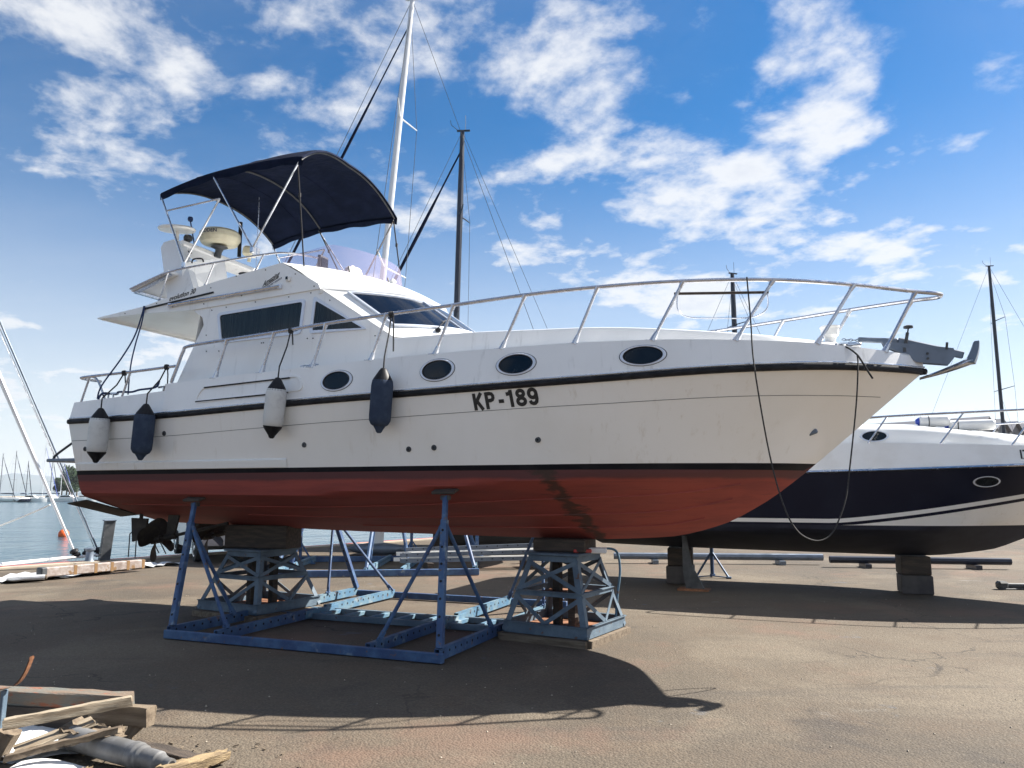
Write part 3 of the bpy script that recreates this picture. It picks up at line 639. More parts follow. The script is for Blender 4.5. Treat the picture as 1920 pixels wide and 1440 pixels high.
# ---- bimini
EZ = [(-5.33, 5.60), (-5.0, 5.67), (-4.47, 5.745), (-3.8, 5.765), (-3.12, 5.745), (-3.02, 5.725)]
def bim(u, v, off=0.):
    x = -5.33 + 2.31 * u; ez = tab(EZ, x); sagx = -.025 * math.sin(math.pi * ((u * 2.55) % 1)) ** 2
    cam_ = (.27 + .17 * u); a = abs(v)
    xx = x - .09 * u * (1 - a * a) + .03 * (1 - u) * (1 - a)     # bows lean at the middle
    return (xx, 1.145 * v, ez + cam_ * (1 - a ** 2.4) + sagx * (1 - a) * 2 + off)
b = MB(S); NU, NV = 30, 28
rows = [[bim(i / NU, -1 + 2 * j / NV) for j in range(NV + 1)] for i in range(NU + 1)]
rows2 = [[(p[0], p[1], p[2] - .012) for p in r_] for r_ in rows]
b.grid(rows); b.grid(rows2)
for sd, j in ((1, NV), (-1, 0)):   # valance rolled over the side rails
    b.grid([[rows[i][j], (rows[i][j][0], rows[i][j][1] + sd * .012, rows[i][j][2] - .03), (rows[i][j][0], rows[i][j][1] + sd * .004, rows[i][j][2] - .105 - .012 * math.sin(i * .9)), (rows2[i][j][0], rows2[i][j][1] - sd * .02, rows2[i][j][2] - .03)] for i in range(NU + 1)])
for i in (0, NU): b.grid([[rows[i][j] for j in range(NV + 1)], [(q[0] + (.012 if i else -.012), q[1], q[2] - .03) for q in rows[i]], rows2[i]])
bi = b.build('bimini_canopy', 'canvas', Y, 50)
b = MB(S)
for i, dx_ in ((0, .02), (12, 0), (NU, -.03)):
    b = MB(S); b.tube([(p[0] + dx_, p[1] * .985, p[2] - .03) for p in rows[i]], .012, 6); b.build('canopy_bow', 'darkgrey', bi)
for sd in (1, -1):
    b = MB(S)
    y_ = sd * 1.14
    b.tube([(-4.82, sd * 1.17, 4.55), (-5.34, y_, 5.58)], .013, 7); b.tube([(-4.82, sd * 1.17, 4.55), (-4.31, y_, 5.37)], .013, 7)
    b.tube([(-3.71, sd * 1.17, 4.62), (-4.44, y_, 5.70)], .013, 7); b.tube([(-3.71, sd * 1.17, 4.62), (-3.06, y_, 5.69)], .013, 7)
    b.tube([(-5.22, y_, 5.335), (-4.31, y_, 5.37)], .012, 7)
    for x, z in ((-4.82, 4.53), (-3.71, 4.60)): b.box((x, sd * 1.18, z), (.05, .035, .08), None, .01)
    b.build('bimini_frame', 'steel', bi)
for i in (8, 19):
    b = MB(S); b.tube([(p[0], p[1], p[2] + .002) for p in rows[i]], .006, 5); b.tube([(p[0], p[1], p[2] - .015) for p in rows[i]], .006, 5); b.build('seam', 'canvas', bi)
for p0, p1 in (((-3.10, 1.13, 5.66), (-2.96, 1.10, 4.26)), ((-3.06, -1.12, 5.66), (-2.62, -.72, 4.22)), ((-4.40, -1.12, 5.66), (-3.7, -1.0, 4.5))):
    b = MB(S); b.bar(p0, p1, .018, .006, (0, 1, 0)); b.box(Vector(p0).lerp(Vector(p1), .3), (.03, .02, .05)); b.build('strap', 'rope_k', bi)

# ---- portholes
def porthole(x, z, rx, rz_, sd, nm='porthole', hull=H, par=Y, mfr='frame'):
    def pt(a, k_, off):
        px_, pz = x + rx * k_ * math.cos(a), z + rz_ * k_ * math.sin(a) + .03 * rx * k_ * math.cos(a)
        q = hull.p(px_, pz, off, sd); return q
    A = [2 * math.pi * i / 36 for i in range(36)]
    b = MB(S); b.add([pt(a, .80, .004) for a in A], [tuple(range(36))]); g_ = b.build(nm, 'glass', par, 0)
    b = MB(S); b.grid([[pt(a, k_, o_) for k_, o_ in ((1.02, 0), (1.0, .014), (.93, .018), (.88, .014))] for a in A + A[:1]]); b.build('porthole_rim', mfr, g_, 50)
    b = MB(S); b.grid([[pt(a, k_, o_) for k_, o_ in ((.885, .013), (.85, .016), (.80, .003))] for a in A + A[:1]]); b.build('gasket', 'black', g_, 50)
    b = MB(S); b.grid([[pt(a, k_, o_) for k_, o_ in ((1.055, .0005), (1.035, .003), (1.012, .003))] for a in A + A[:1]]); b.build('sealant_bead', 'darkgrey', g_, 50)
for sd in (1, -1):
    for x, z, rx, rz_ in ((-2.113, 2.805, .200, .115), (-.879, 2.85, .195, .118), (-.011, 2.862, .205, .112), (1.236, 2.892, .212, .101)): porthole(x, z, rx, rz_, sd)
# side vent moulding
b = MB(S); vp = rounded([(-4.15, 2.640), (-4.04, 2.852), (-2.62, 2.905), (-2.53, 2.72)], .13, 7); ip = rounded(inset([(-4.15, 2.640), (-4.04, 2.852), (-2.62, 2.905), (-2.53, 2.72)], .022), .11, 7)
b.ring([H.p(q.x, q.y, 0) for q in vp], [H.p(q.x, q.y, 0) for q in ip], (0, .014, 0)); vm = b.build('vent_moulding', 'gel', Y, 40)
for a, c in (((-4.0, 2.827), (-2.75, 2.873)), ((-4.1, 2.660), (-2.75, 2.703))):
    b = MB(S); b.bar(H.p(a[0], a[1], .010), H.p(c[0], c[1], .010), .016, .014); b.build('vent_slot', 'black', vm)
# thru-hulls and registration
for x, z in ((-6.03, 2.144), (-2.547, 2.115), (-1.237, 2.041), (-.944, 2.052), (.176, 2.109), (-4.6, 2.30)):
    b = MB(S); q = H.p(x, z, -.004); b.lathe([(.030, 0), (.030, .010), (.016, .014)], q, (0, 1, 0), 14); o = b.build('hull_fitting', 'darkgrey', Y); b = MB(S); b.lathe([(.014, 0), (.012, .014)], q, (0, 1, 0), 10); b.build('outlet_hole', 'hole', o)
b = MB(S); q = H.p(2.70, 2.19, .0); b.box(q, (.10, .03, .05), Matrix.Rotation(R(-20), 3, 'Y'), .012); b.build('bow_outlet', 'galv', Y)
def ell(cx_, cy_, rx, ry, n=20): return [(cx_ + rx * math.cos(2 * math.pi * k_ / n), cy_ + ry * math.sin(2 * math.pi * k_ / n)) for k_ in range(n + 1)]
GL = [(0., [[(.10, 0), (.10, 1)], [(.58, 1), (.13, .40)], [(.24, .56), (.58, 0)]]),
      (.80, [[(.10, 0), (.10, 1)], [(.06, .905), (.34, .905), (.47, .87), (.53, .77), (.53, .65), (.47, .54), (.34, .50), (.06, .50)]]),
      (1.66, [[(.0, .40), (.34, .40)]]),
      (2.16, [[(.34, 0), (.34, 1)], [(.36, .95), (.27, .83), (.17, .78), (.03, .77)]]),
      (2.78, [ell(.33, .735, .205, .17), ell(.33, .285, .235, .19)]),
      (3.53, [ell(.33, .67, .225, .235), [(.555, .70), (.555, .34), (.51, .18), (.41, .10), (.29, .095), (.18, .14), (.12, .27)]])]
UN = .163
def reg(u, v): return H.p(-.455 + u * UN - .11 * v * UN, 2.412 + v * UN * 1.03 + .055 * u * UN, .004)
for ux, strokes in GL:
    b = MB(S)
    for P in strokes:
        sw = .108; rows = []
        for k_, q in enumerate(P):
            closed = P[0] == P[-1] or (abs(P[0][0] - P[-1][0]) < 1e-6 and abs(P[0][1] - P[-1][1]) < 1e-6)
            p0 = Vector(P[k_ - 1] if k_ else (P[-2] if closed else P[0])); p1 = Vector(P[k_ + 1] if k_ + 1 < len(P) else (P[1] if closed else P[-1])); d_ = (p1 - p0).normalized(); n_ = Vector((-d_.y, d_.x)) * sw
            rows.append([reg(ux + q[0] + n_.x * e, q[1] + n_.y * e) for e in (-1, 1)])
        b.grid(rows)
    b.build('registration_letter', 'letters', Y, 0)

# ---- rails
RT = [(-4.44, 1.488, 3.284), (-4.333, 1.49, 3.369), (-3.728, 1.503, 3.395), (-3.03, 1.514, 3.425), (-2.31, 1.52, 3.470), (-1.53, 1.52, 3.505), (-.72, 1.514, 3.537), (.072, 1.487, 3.575), (.81, 1.415, 3.600), (1.62, 1.250, 3.618), (2.43, .96, 3.622), (3.15, .56, 3.60), (3.72, .20, 3.565), (3.93, .09, 3.55)]
SB = [(-3.88, 1.50), (-3.185, 1.512), (-2.476, 1.52), (-1.71, 1.52), (-.93, 1.517), (-.18, 1.498), (.574, 1.441), (1.322, 1.317), (2.073, 1.085), (2.794, .717), (3.407, .259)]
SI = [2, 3, 4, 5, 6, 7, 8, 9, 10, 11, 12]
full = [(-4.586, 1.484, 2.925)] + RT
path = catmull([full[0], (-4.50, 1.486, 3.12), (-4.42, 1.488, 3.30), (-4.33, 1.49, 3.362)] + RT[2:] + [(3.965, 0, 3.55)] + [(x, -y_, z) for x, y_, z in RT[2:][::-1]] + [(-4.33, -1.49, 3.362), (-4.42, -1.488, 3.30), (-4.50, -1.486, 3.12), (-4.586, -1.484, 2.925)], 5)
b = MB(S); b.tube(path, .0205, 8); rail = b.build('bow_rail', 'alu', Y)
for sd in (1, -1):
    for (bx, by), i in zip(SB, SI):
        t_ = RT[i]; zb = zg_main(bx); a = Vector((bx, sd * by, zb)); c = Vector((t_[0], sd * t_[1], t_[2])); d = (c - a).normalized()
        b = MB(S); b.tube([a, c], .0170, 8); b.tube([a - d * .01, a + d * .085], .02, 8, radii=[.034, .021]); b.tube([c - d * .07, c], .02, 8, radii=[.019, .027]); b.box(a + Vector((-.03, 0, 0)), (.10, .045, .012), None, .004); b.build('stanchion', 'alu', rail)
b = MB(S); b.tube([(1.53, 1.262, 3.50), (2.38, .975, 3.50)], .014, 8); mb = b.build('boarding_ladder_bar', 'woodk', rail)
b = MB(S); b.tube(catmull([(1.56, 1.25, 3.49), (1.56, 1.25, 3.34), (1.66, 1.22, 3.265), (1.9, 1.15, 3.25), (2.22, 1.04, 3.255), (2.36, .99, 3.34), (2.37, .98, 3.49)], 5), .006, 6); b.build('ladder_loop', 'alu', mb)
# cockpit rail
for sd in (1, -1):
    b = MB(S); b.tube(catmull([(-4.53, sd * 1.465, 3.134), (-5.31, sd * 1.443, 3.108), (-6.06, sd * 1.42, 3.094), (-6.23, sd * 1.40, 3.08), (-6.24, sd * 1.1, 3.08)], 4), .018, 8); cr = b.build('cockpit_rail', 'alu', Y)
    for P in ([(-6.19, sd * 1.415, 2.765), (-6.06, sd * 1.42, 3.094)], [(-5.44, sd * 1.44, 2.80), (-5.32, sd * 1.443, 3.106)], catmull([(-6.02, sd * 1.42, 3.09), (-5.93, sd * 1.40, 3.03), (-5.82, sd * 1.36, 2.77)], 4)):
        b = MB(S); b.tube(P, .0145, 8); b.build('stanchion', 'alu', cr)
# cleats and mooring gear on deck
def cleat(x, y_, z, par=Y, s=1.):
    b = MB(S); b.tube([(x - .09 * s, y_, z + .045 * s), (x, y_, z + .05 * s), (x + .09 * s, y_, z + .045 * s)], .011 * s, 6); b.tube([(x - .03 * s, y_, z), (x - .03 * s, y_, z + .05 * s)], .010 * s, 6); b.tube([(x + .03 * s, y_, z), (x + .03 * s, y_, z + .05 * s)], .010 * s, 6); b.build('cleat', 'steel', par)
for sd in (1, -1): cleat(-5.72, sd * 1.37, 2.79, s=1.4); cleat(-4.80, sd * 1.36, 2.84, s=1.3); cleat(-2.62, sd * 1.46, 2.985, s=.7); cleat(-2.50, sd * 1.46, 2.99, s=.7); cleat(3.05, sd * .40, 3.0, s=1.1)
# windlass, bow roller, anchor
b = MB(S); b.lathe([(.10, 0), (.10, .03), (.05, .05), (.055, .10), (.085, .13), (.09, .20), (.10, .21), (.10, .225), (0, .23)], (2.92, 0, 3.09), (0, 0, 1), 18); b.build('windlass', 'gelw', Y)
b = MB(S)
for i in range(9):
    x = 3.05 + .032 * i; b.tube([(x + .02 * math.cos(a), (.012 * math.sin(a) if i % 2 else 0), 3.165 - .004 * i + (0 if i % 2 else .012 * math.sin(a))) for a in [2 * math.pi * k_ / 8 for k_ in range(8)]], .005, 5, closed=True)
b.build('anchor_chain', 'galv', Y)
b = MB(S)
for sd in (1, -1): b.poly([(3.42, sd * .045, 3.06), (3.40, sd * .045, 3.115), (4.03, sd * .045, 3.00), (4.05, sd * .045, 2.93), (3.98, sd * .045, 2.84), (3.70, sd * .045, 2.88), (3.60, sd * .045, 2.97)], (0, sd * .010, 0))
b.box((3.70, 0, 2.905), (.38, .10, .02), Matrix.Rotation(R(8), 3, 'Y')); b.lathe([(.055, -.045), (.03, -.01), (.03, .01), (.055, .045)], (3.95, 0, 2.93), (0, 1, 0), 14)
rl = b.build('bow_roller', 'galv', Y, 25)
b = MB(S); b.tube([(3.80, -.07, 2.91), (3.80, .07, 2.91)], .012, 8); b.tube([(3.80, -.07, 2.96), (3.80, .07, 2.96)], .012, 8); b.tube([(3.97, .05, 2.99), (3.98, .05, 3.06)], .013, 6); b.build('bolt', 'darkgrey', rl)
anc = MB(S); anc.bar((3.18, 0, 3.155), (3.55, 0, 3.115), .05, .05, ch=.01); anc.bar((3.55, 0, 3.115), (4.12, 0, 2.93), .035, .075, ch=.01)
an = anc.build('anchor', 'galv', Y, 30)
b = MB(S); rows = []   # long plough blade running back under the stem
for t in [i / 10 for i in range(11)]:
    x = 3.72 + .48 * t; z = 2.715 + .115 * t + .04 * t * t; w_ = .105 * math.sin(min(1, .12 + t * 1.2) * math.pi * .5) * (1 - .25 * t); h_ = .012 + .030 * t
    rows.append([(x, -w_, z + .004), (x, -w_ * .6, z + h_), (x, 0, z + h_ * 1.3), (x, w_ * .6, z + h_), (x, w_, z + .004), (x, 0, z - h_ * .7)])
b.grid(rows, True); b.add(rows[0], [tuple(range(6))]); b.add(rows[-1], [tuple(range(6))]); b.build('fluke', 'steel', an, 50)
b = MB(S); rows = []   # crown turned up ahead of the roller
for t in [i / 8 for i in range(9)]:
    x = 4.165 + .075 * t + .012 * math.sin(t * 3); z = 2.845 + .215 * t; w_ = .085 * (1 - .45 * t * t); d_ = .052 * (1 - .5 * t)
    rows.append([(x - d_, -w_ * .7, z), (x + d_ * .5, -w_, z), (x + d_, 0, z - .01), (x + d_ * .5, w_, z), (x - d_, w_ * .7, z), (x - d_ * .6, 0, z)])
b.grid(rows, True); b.add(rows[0], [tuple(range(6))]); b.add(rows[-1], [tuple(range(6))]); b.build('crown', 'galv', an, 50)
b = MB(S); b.tube([(3.60, .03, 3.0), (3.64, .03, 3.19)], .016, 8); b.tube([(3.64, .03, 3.18), (3.65, .03, 3.235)], .008, 6); b.lathe([(.045, 0), (.045, .02), (.02, .03)], (3.65, .03, 3.235), (0, 0, 1), 12); b.lathe([(.03, 0), (.03, .04), (.018, .06)], (3.60, .03, 2.99), (0, 0, 1), 12); b.build('retaining_pin', 'darkgrey', Y)
b = MB(S); q = H.p(3.02, 2.93, .0); b.lathe([(.05, 0), (.05, .015), (.03, .02)], (3.02, .52, 3.02), (0, 0, 1), 12); b.box((3.12, .50, 3.02), (.14, .05, .03), None, .01); b.build('fairlead', 'steel', Y)
# stern gear: swim platform, tabs, rudders, shafts and propellers
b = MB(S); b.box((-6.62, 0, 2.02), (.72, 2.5, .045), None, .012); sp = b.build('swim_platform', 'galv', Y)
for sd in (1, -1):
    b = MB(S); b.tube(catmull([(-6.28, sd * 1.16, 2.42), (-6.58, sd * 1.16, 2.27), (-6.90, sd * 1.16, 2.10), (-6.95, sd * 1.16, 2.04)], 5), .016, 8); b.build('platform_stay', 'darkgrey', sp)
    b = MB(S); b.box((-6.40, sd * .8, 1.955), (.34, .10, .09), None, .01); b.build('platform_bracket', 'galv', sp)
for sd in (1, -1):
    b = MB(S); b.poly([(-6.10, sd * 1.30, 1.50), (-6.10, sd * .45, 1.295), (-6.44, sd * .45, 1.265), (-6.44, sd * 1.30, 1.455)], (0, 0, -.014)); b.build('trim_tab', 'bronze', Y)
    b = MB(S); b.poly([(-6.17, sd * .48, 1.24), (-5.88, sd * .48, 1.235), (-5.89, sd * .48, 1.0), (-5.96, sd * .48, .955), (-6.13, sd * .48, .915)], (0, sd * .035, 0)); b.tube([(-6.0, sd * .50, 1.2), (-6.0, sd * .50, 1.36)], .025, 8); b.build('rudder', 'bronze', Y, 25)
    b = MB(S); b.tube([(-5.80, sd * .48, .935), (-4.5, sd * .48, 1.19)], .022, 8); sh = b.build('propeller_shaft', 'bronze', Y)
    b = MB(S); b.poly([(-5.52, sd * .48, 1.0), (-5.38, sd * .48, 1.02), (-5.30, sd * .48, 1.36), (-5.50, sd * .48, 1.36)], (0, .03, 0)); b.lathe([(.045, -.09), (.045, .09)], (-5.46, sd * .48 + .01, 1.0), (1, 0, .2), 10); b.build('shaft_bracket', 'bronze', sh, 25)
    pr = MB(S); A = Vector((1, 0, .19)).normalized(); O_ = Vector((-5.72, sd * .48, .95)); pr.lathe([(.02, -.13), (.05, -.08), (.055, .06), (.045, .09)], O_, A, 14)
    U_ = Vector((0, 1, 0)); V_ = A.cross(U_)
    for q in range(4):
        an_ = R(90 * q + 20); rad = (U_ * math.cos(an_) + V_ * math.sin(an_)); tan = (V_ * math.cos(an_) - U_ * math.sin(an_)); rows = []
        for j in range(7):
            t = j / 6; r_ = .04 + .27 * t; wd_ = .06 + .30 * math.sin(math.pi * min(1, .12 + t * .85)) ** .8 * (1 - .25 * t); pit = R(52 - 30 * t)
            rows.append([O_ + rad * r_ * (1 - .03 * abs(e)) + (tan * math.cos(pit) + A * math.sin(pit)) * wd_ * e * .5 for e in (-1, -.5, 0, .5, 1)])
        pr.grid(rows); pr.grid([[p + A * .012 for p in r_] for r_ in rows])
    pr.build('propeller', 'bronze', sh, 50)

# ---- fenders and lines: things that hang on the yacht
YM = Matrix.Translation(Vector(ORG)) @ Matrix.Rotation(RZ, 4, 'Z')
def yw(x, y_, z): return YM @ Vector((x, -y_, z))
def fender(x, z_top, z_bot, xb_, m, label, knot, r=.128, tails=1):
    yt = max(H.yr(x) + r + .012, H.y(x, z_top) + r + .012); ybt = yt - .02
    T = yw(x, yt, z_top); B = yw(xb_, ybt, z_bot); e = empty('fender', tuple(B), 0, label, 'fender', 'fenders hung along the yacht side'); bm = Vector(B)
    ax = (T - B).normalized(); ln = (T - B).length; M_ = MB()
    nv = m == 'fend_n'; c0_ = .085 if nv else .12
    M_.lathe([(r * .62, c0_ - .01), (r * .80, c0_ + .005), (r * .97, c0_ + .045), (r, c0_ + .10), (r, ln - .19), (r * .93, ln - .135), (r * .66, ln - .10)], (0, 0, 0), ax, 24); M_.build('fender_body', m, e, 50)
    c = MB(); c.lathe([(.016, 0), (.030, .012), (.040, .035), (r * (.60 if nv else .86), c0_ * .95), (r * (.66 if nv else .93), c0_ + .018)], (0, 0, 0), ax, 20); c.build('end_cap', 'black' if m == 'fend_w' else 'fend_n', e, 50)
    c = MB(); c.lathe([(r * .95, ln - .145), (r * .84, ln - .115), (.045, ln - .03), (.030, ln - .008), (.016, ln)], (0, 0, 0), ax, 20); c.build('end_cap', 'black', e, 50)
    c = MB(); K = yw(*knot) - bm; c.tube([ax * ln, ax * (ln + .12), ax * ln * .35 + K * .65 + Vector((.005, 0, 0)), K], .009, 6)
    c.tube([K, K + Vector((.02, -.03, .02)), K + Vector((.03, -.02, -.10)), K + Vector((.035, -.02, -.34 * tails))], .008, 6); c.lathe([(.0, -.035), (.032, -.025), (.038, 0), (.032, .025), (0, .035)], K, (1, .2, 0), 10); c.build('fender_rope', 'rope_k', e)
    return e
fender(-5.519, 2.634, 1.953, -5.569, 'fend_w', 'white fender with black ends nearest the stern of the yacht', (-5.43, 1.44, 3.10), .118, .4)
fender(-4.743, 2.651, 1.973, -4.804, 'fend_n', 'navy covered fender under the cockpit rail beside the white sternmost fender', (-4.70, 1.46, 3.13), .120)
fender(-2.779, 2.856, 2.182, -2.853, 'fend_w', 'scuffed white fender with black ends hanging below the saloon window', (-2.80, 1.51, 3.43), .113, .5)
fender(-1.423, 2.881, 2.202, -1.475, 'fend_n', 'navy covered fender below the windshield, foremost of the four', (-1.47, 1.52, 3.50), .115, 1.2)
def rope(name, pts, r, m, label, group=None, k=6):
    P = catmull(pts, k); o0 = Vector(P[0]); b = MB(); b.tube([p - o0 for p in P], r, 6); o = b.build(name, m, None, 60); o.location = o0; tag(o, label, 'rope', group); return o
rope('mooring_rope', [yw(2.20, 1.13, 3.63), yw(2.22, 1.16, 3.2), yw(2.235, 1.165, 2.75), yw(2.33, 1.13, 1.95), yw(2.43, 1.05, 1.47), yw(2.53, .98, 1.25), yw(2.65, .92, 1.165), yw(2.76, .86, 1.17), yw(2.85, .80, 1.26), yw(2.95, .74, 1.50), yw(3.0, .70, 1.75), yw(3.10, .64, 2.4), yw(3.14, .61, 2.79), yw(3.14, .60, 2.90)], .0070, 'rope_k', 'dark rope drooping in a long loop below the bow of the white yacht')
rope('mooring_rope', [yw(2.98, .50, 3.03), yw(3.06, .58, 2.98), yw(3.13, .615, 2.91), yw(3.16, .63, 2.86), yw(3.22, .62, 2.74), yw(3.26, .62, 2.66)], .009, 'rope_k', 'short black rope knotted round the bow cleat with a loose tail')
rope('tie_line', [yw(-5.40, 1.235, 4.02), yw(-5.42, 1.24, 3.9), yw(-5.46, 1.30, 3.6), yw(-5.55, 1.40, 3.30), yw(-5.75, 1.49, 2.95), yw(-5.80, 1.50, 2.78)], .010, 'rope_b', 'blue line slanting from the flybridge overhang down to the quarter cleat')
rope('tie_line', [yw(-5.385, 1.235, 4.02), yw(-5.40, 1.25, 3.8), yw(-5.43, 1.30, 3.5), yw(-5.42, 1.36, 3.2), yw(-5.42, 1.37, 2.83)], .009, 'rope_b', 'blue line hanging straight down from the flybridge overhang to the cockpit side')
rope('coiled_line', [yw(-5.95, 1.36, 2.80), yw(-5.8, 1.42, 2.86), yw(-5.66, 1.34, 2.85), yw(-5.5, 1.44, 2.86), yw(-5.35, 1.38, 2.86), yw(-5.15, 1.44, 2.87), yw(-4.95, 1.38, 2.90), yw(-4.85, 1.42, 2.97)], .014, 'rope_b', 'blue line lying loosely along the cockpit coaming')

# ------------------------------------------------------------------ steel cradle under the yacht
def channel(name, a, b, w, h, m, par, holes=True, step=.13):
    """punched steel channel: web with two flanges and a row of holes"""
    a = Vector(a); b = Vector(b); d = (b - a).normalized(); n = Vector((-d.y, d.x, 0)); M_ = MB()
    M_.bar(a, b, .008, h); up = Vector((0, 0, h / 2 - .004))
    M_.bar(a + up + n * w / 2, b + up + n * w / 2, w, .008); M_.bar(a - up + n * w / 2, b - up + n * w / 2, w, .008)
    M_.bar(a + n * w, b + n * w, .008, h)
    o = M_.build(name, m, par, 0)
    if holes:
        q = MB(); ln = (b - a).length; i = step * .6
        while i < ln - .04:
            c = a + d * i + Vector((0, 0, h * .12)); q.lathe([(.014, -.0055), (.014, w + .0105)], c, n, 8); i += step
        q.build('bolt_holes', 'hole', o, 0, kind='stuff')
    return o
def punched_post(a, b, s, m, par, name='post'):
    a = Vector(a); b = Vector(b); M_ = MB(); M_.bar(a, b, s, s, (1, 0, 0), .006); o = M_.build(name, m, par, 0)
    d = (b - a).normalized(); q = MB(); Yv = Vector((0, 1, 0)); Yv = (Yv - d * Yv.dot(d)).normalized(); Xv = d.cross(Yv).normalized()
    i = .12
    while i < (b - a).length - .1: q.lathe([(.014, -s / 2 - .002), (.014, s / 2 + .002)], a + d * i, Xv if False else (Vector((0, -1, 0)) - d * (Vector((0, -1, 0)).dot(d))).normalized(), 8); i += .17
    q.build('pin_holes', 'hole', o, 0, kind='stuff'); return o
def tripod(par, foot, topp, b1, b2, m='blue', pad=True):
    f = Vector(foot); t = Vector(topp); d = (t - f).normalized()
    punched_post(f, f.lerp(t, .80), .066, m, par)
    q = MB(); q.bar(f.lerp(t, .55), t - d * .06, .048, .048, (1, 0, 0), .004); q.build('inner_post', 'darkgrey' if False else m, par, 0)
    j = f.lerp(t, .79)
    for bb in (b1, b2):
        bb = Vector(bb); e = (bb - j).normalized(); q = MB(); q.tube([j + e * .03, bb - e * .05], .021, 8); q.bar(bb - e * .10, bb + e * .01, .03, .05); q.bar(j, j + e * .09, .012, .05); q.tube([bb + Vector((0, -.05, 0)) - e * .03, bb + Vector((0, .05, 0)) - e * .03], .012, 6); q.build('brace', m, par, 40)
    q = MB(); q.lathe([(.05, -.10), (.05, -.05)], t, (0, 0, 1), 10); q.box(t - Vector((0, 0, .075)), (.10, .07, .05), None, .01); hd = q.build('swivel_head', 'darkgrey', par)
    return hd
cr = empty('boat_cradle', ORG, RZ, 'blue steel cradle with punched beams and four adjustable tripod props under the white yacht', 'boat cradle')
def P3(x, y_, z): return (x, -y_, z)
AX = (-3.98, -3.32, -1.42, -.66)
for x in AX:
    channel('cross_beam', P3(x, 1.86, .075), P3(x, .12, .075), .05, .11, 'blue', cr); channel('cross_beam', P3(x, -.10, .085), P3(x, -1.82, .085), .05, .11, 'blue2', cr)
    b = MB(); b.bar(P3(x - .01, .35, .075), P3(x - .01, -.35, .075), .05, .085); b.build('beam_sleeve', 'blue2', cr, 0)
for y_, x0, x1, m in ((1.895, -4.02, -.60, 'blue'), (-1.84, -4.0, -.6, 'blue')):
    b = MB(); b.bar(P3(x0, y_, .055), P3(x1, y_, .055), .055, .09, ch=.006); b.build('side_beam', m, cr, 0)
for y_ in (.20, -.28):
    b = MB(); b.bar(P3(-3.9, y_, .04), P3(-.72, y_, .04), .05, .07, ch=.005); b.build('spine_beam', 'gblue', cr, 0)
for i in range(8):
    x = -3.62 + i * .37; b = MB(); b.bar(P3(x, .17, .045), P3(x + .02, -.25, .045), .07, .05, ch=.004); b.build('rung', 'blue2', cr, 0)
tops = [(-4.24, 1.335, 1.575), (-.86, 1.375, 1.665), (-4.24, -1.335, 1.575), (-.86, -1.375, 1.665)]
feet = [((-3.98, 1.84, .13), (-3.32, 1.72, .13), (-3.96, .9, .13)), ((-.66, 1.85, .13), (-1.42, 1.70, .13), (-.66, .62, .13)), ((-3.98, -1.80, .13), (-3.32, -1.74, .13), (-3.98, -1.05, .13)), ((-.66, -1.80, .13), (-1.42, -1.74, .13), (-.66, -1.05, .13))]
for t, (f, b1, b2) in zip(tops, feet):
    tp = Vector(P3(*t)); hd = tripod(cr, P3(*f), tp - Vector((0, 0, .05)), P3(*b1), P3(*b2))
    s_ = 1 if t[1] > 0 else -1
    rot = Matrix.Rotation(R(-s_ * -20), 3, 'X'); b = MB(); b.box(tp + Vector((0, 0, -.055)), (.26, .16, .03), Matrix.Rotation(R(s_ * 18), 3, 'X'), .006); b.build('pad', 'woodk', hd)

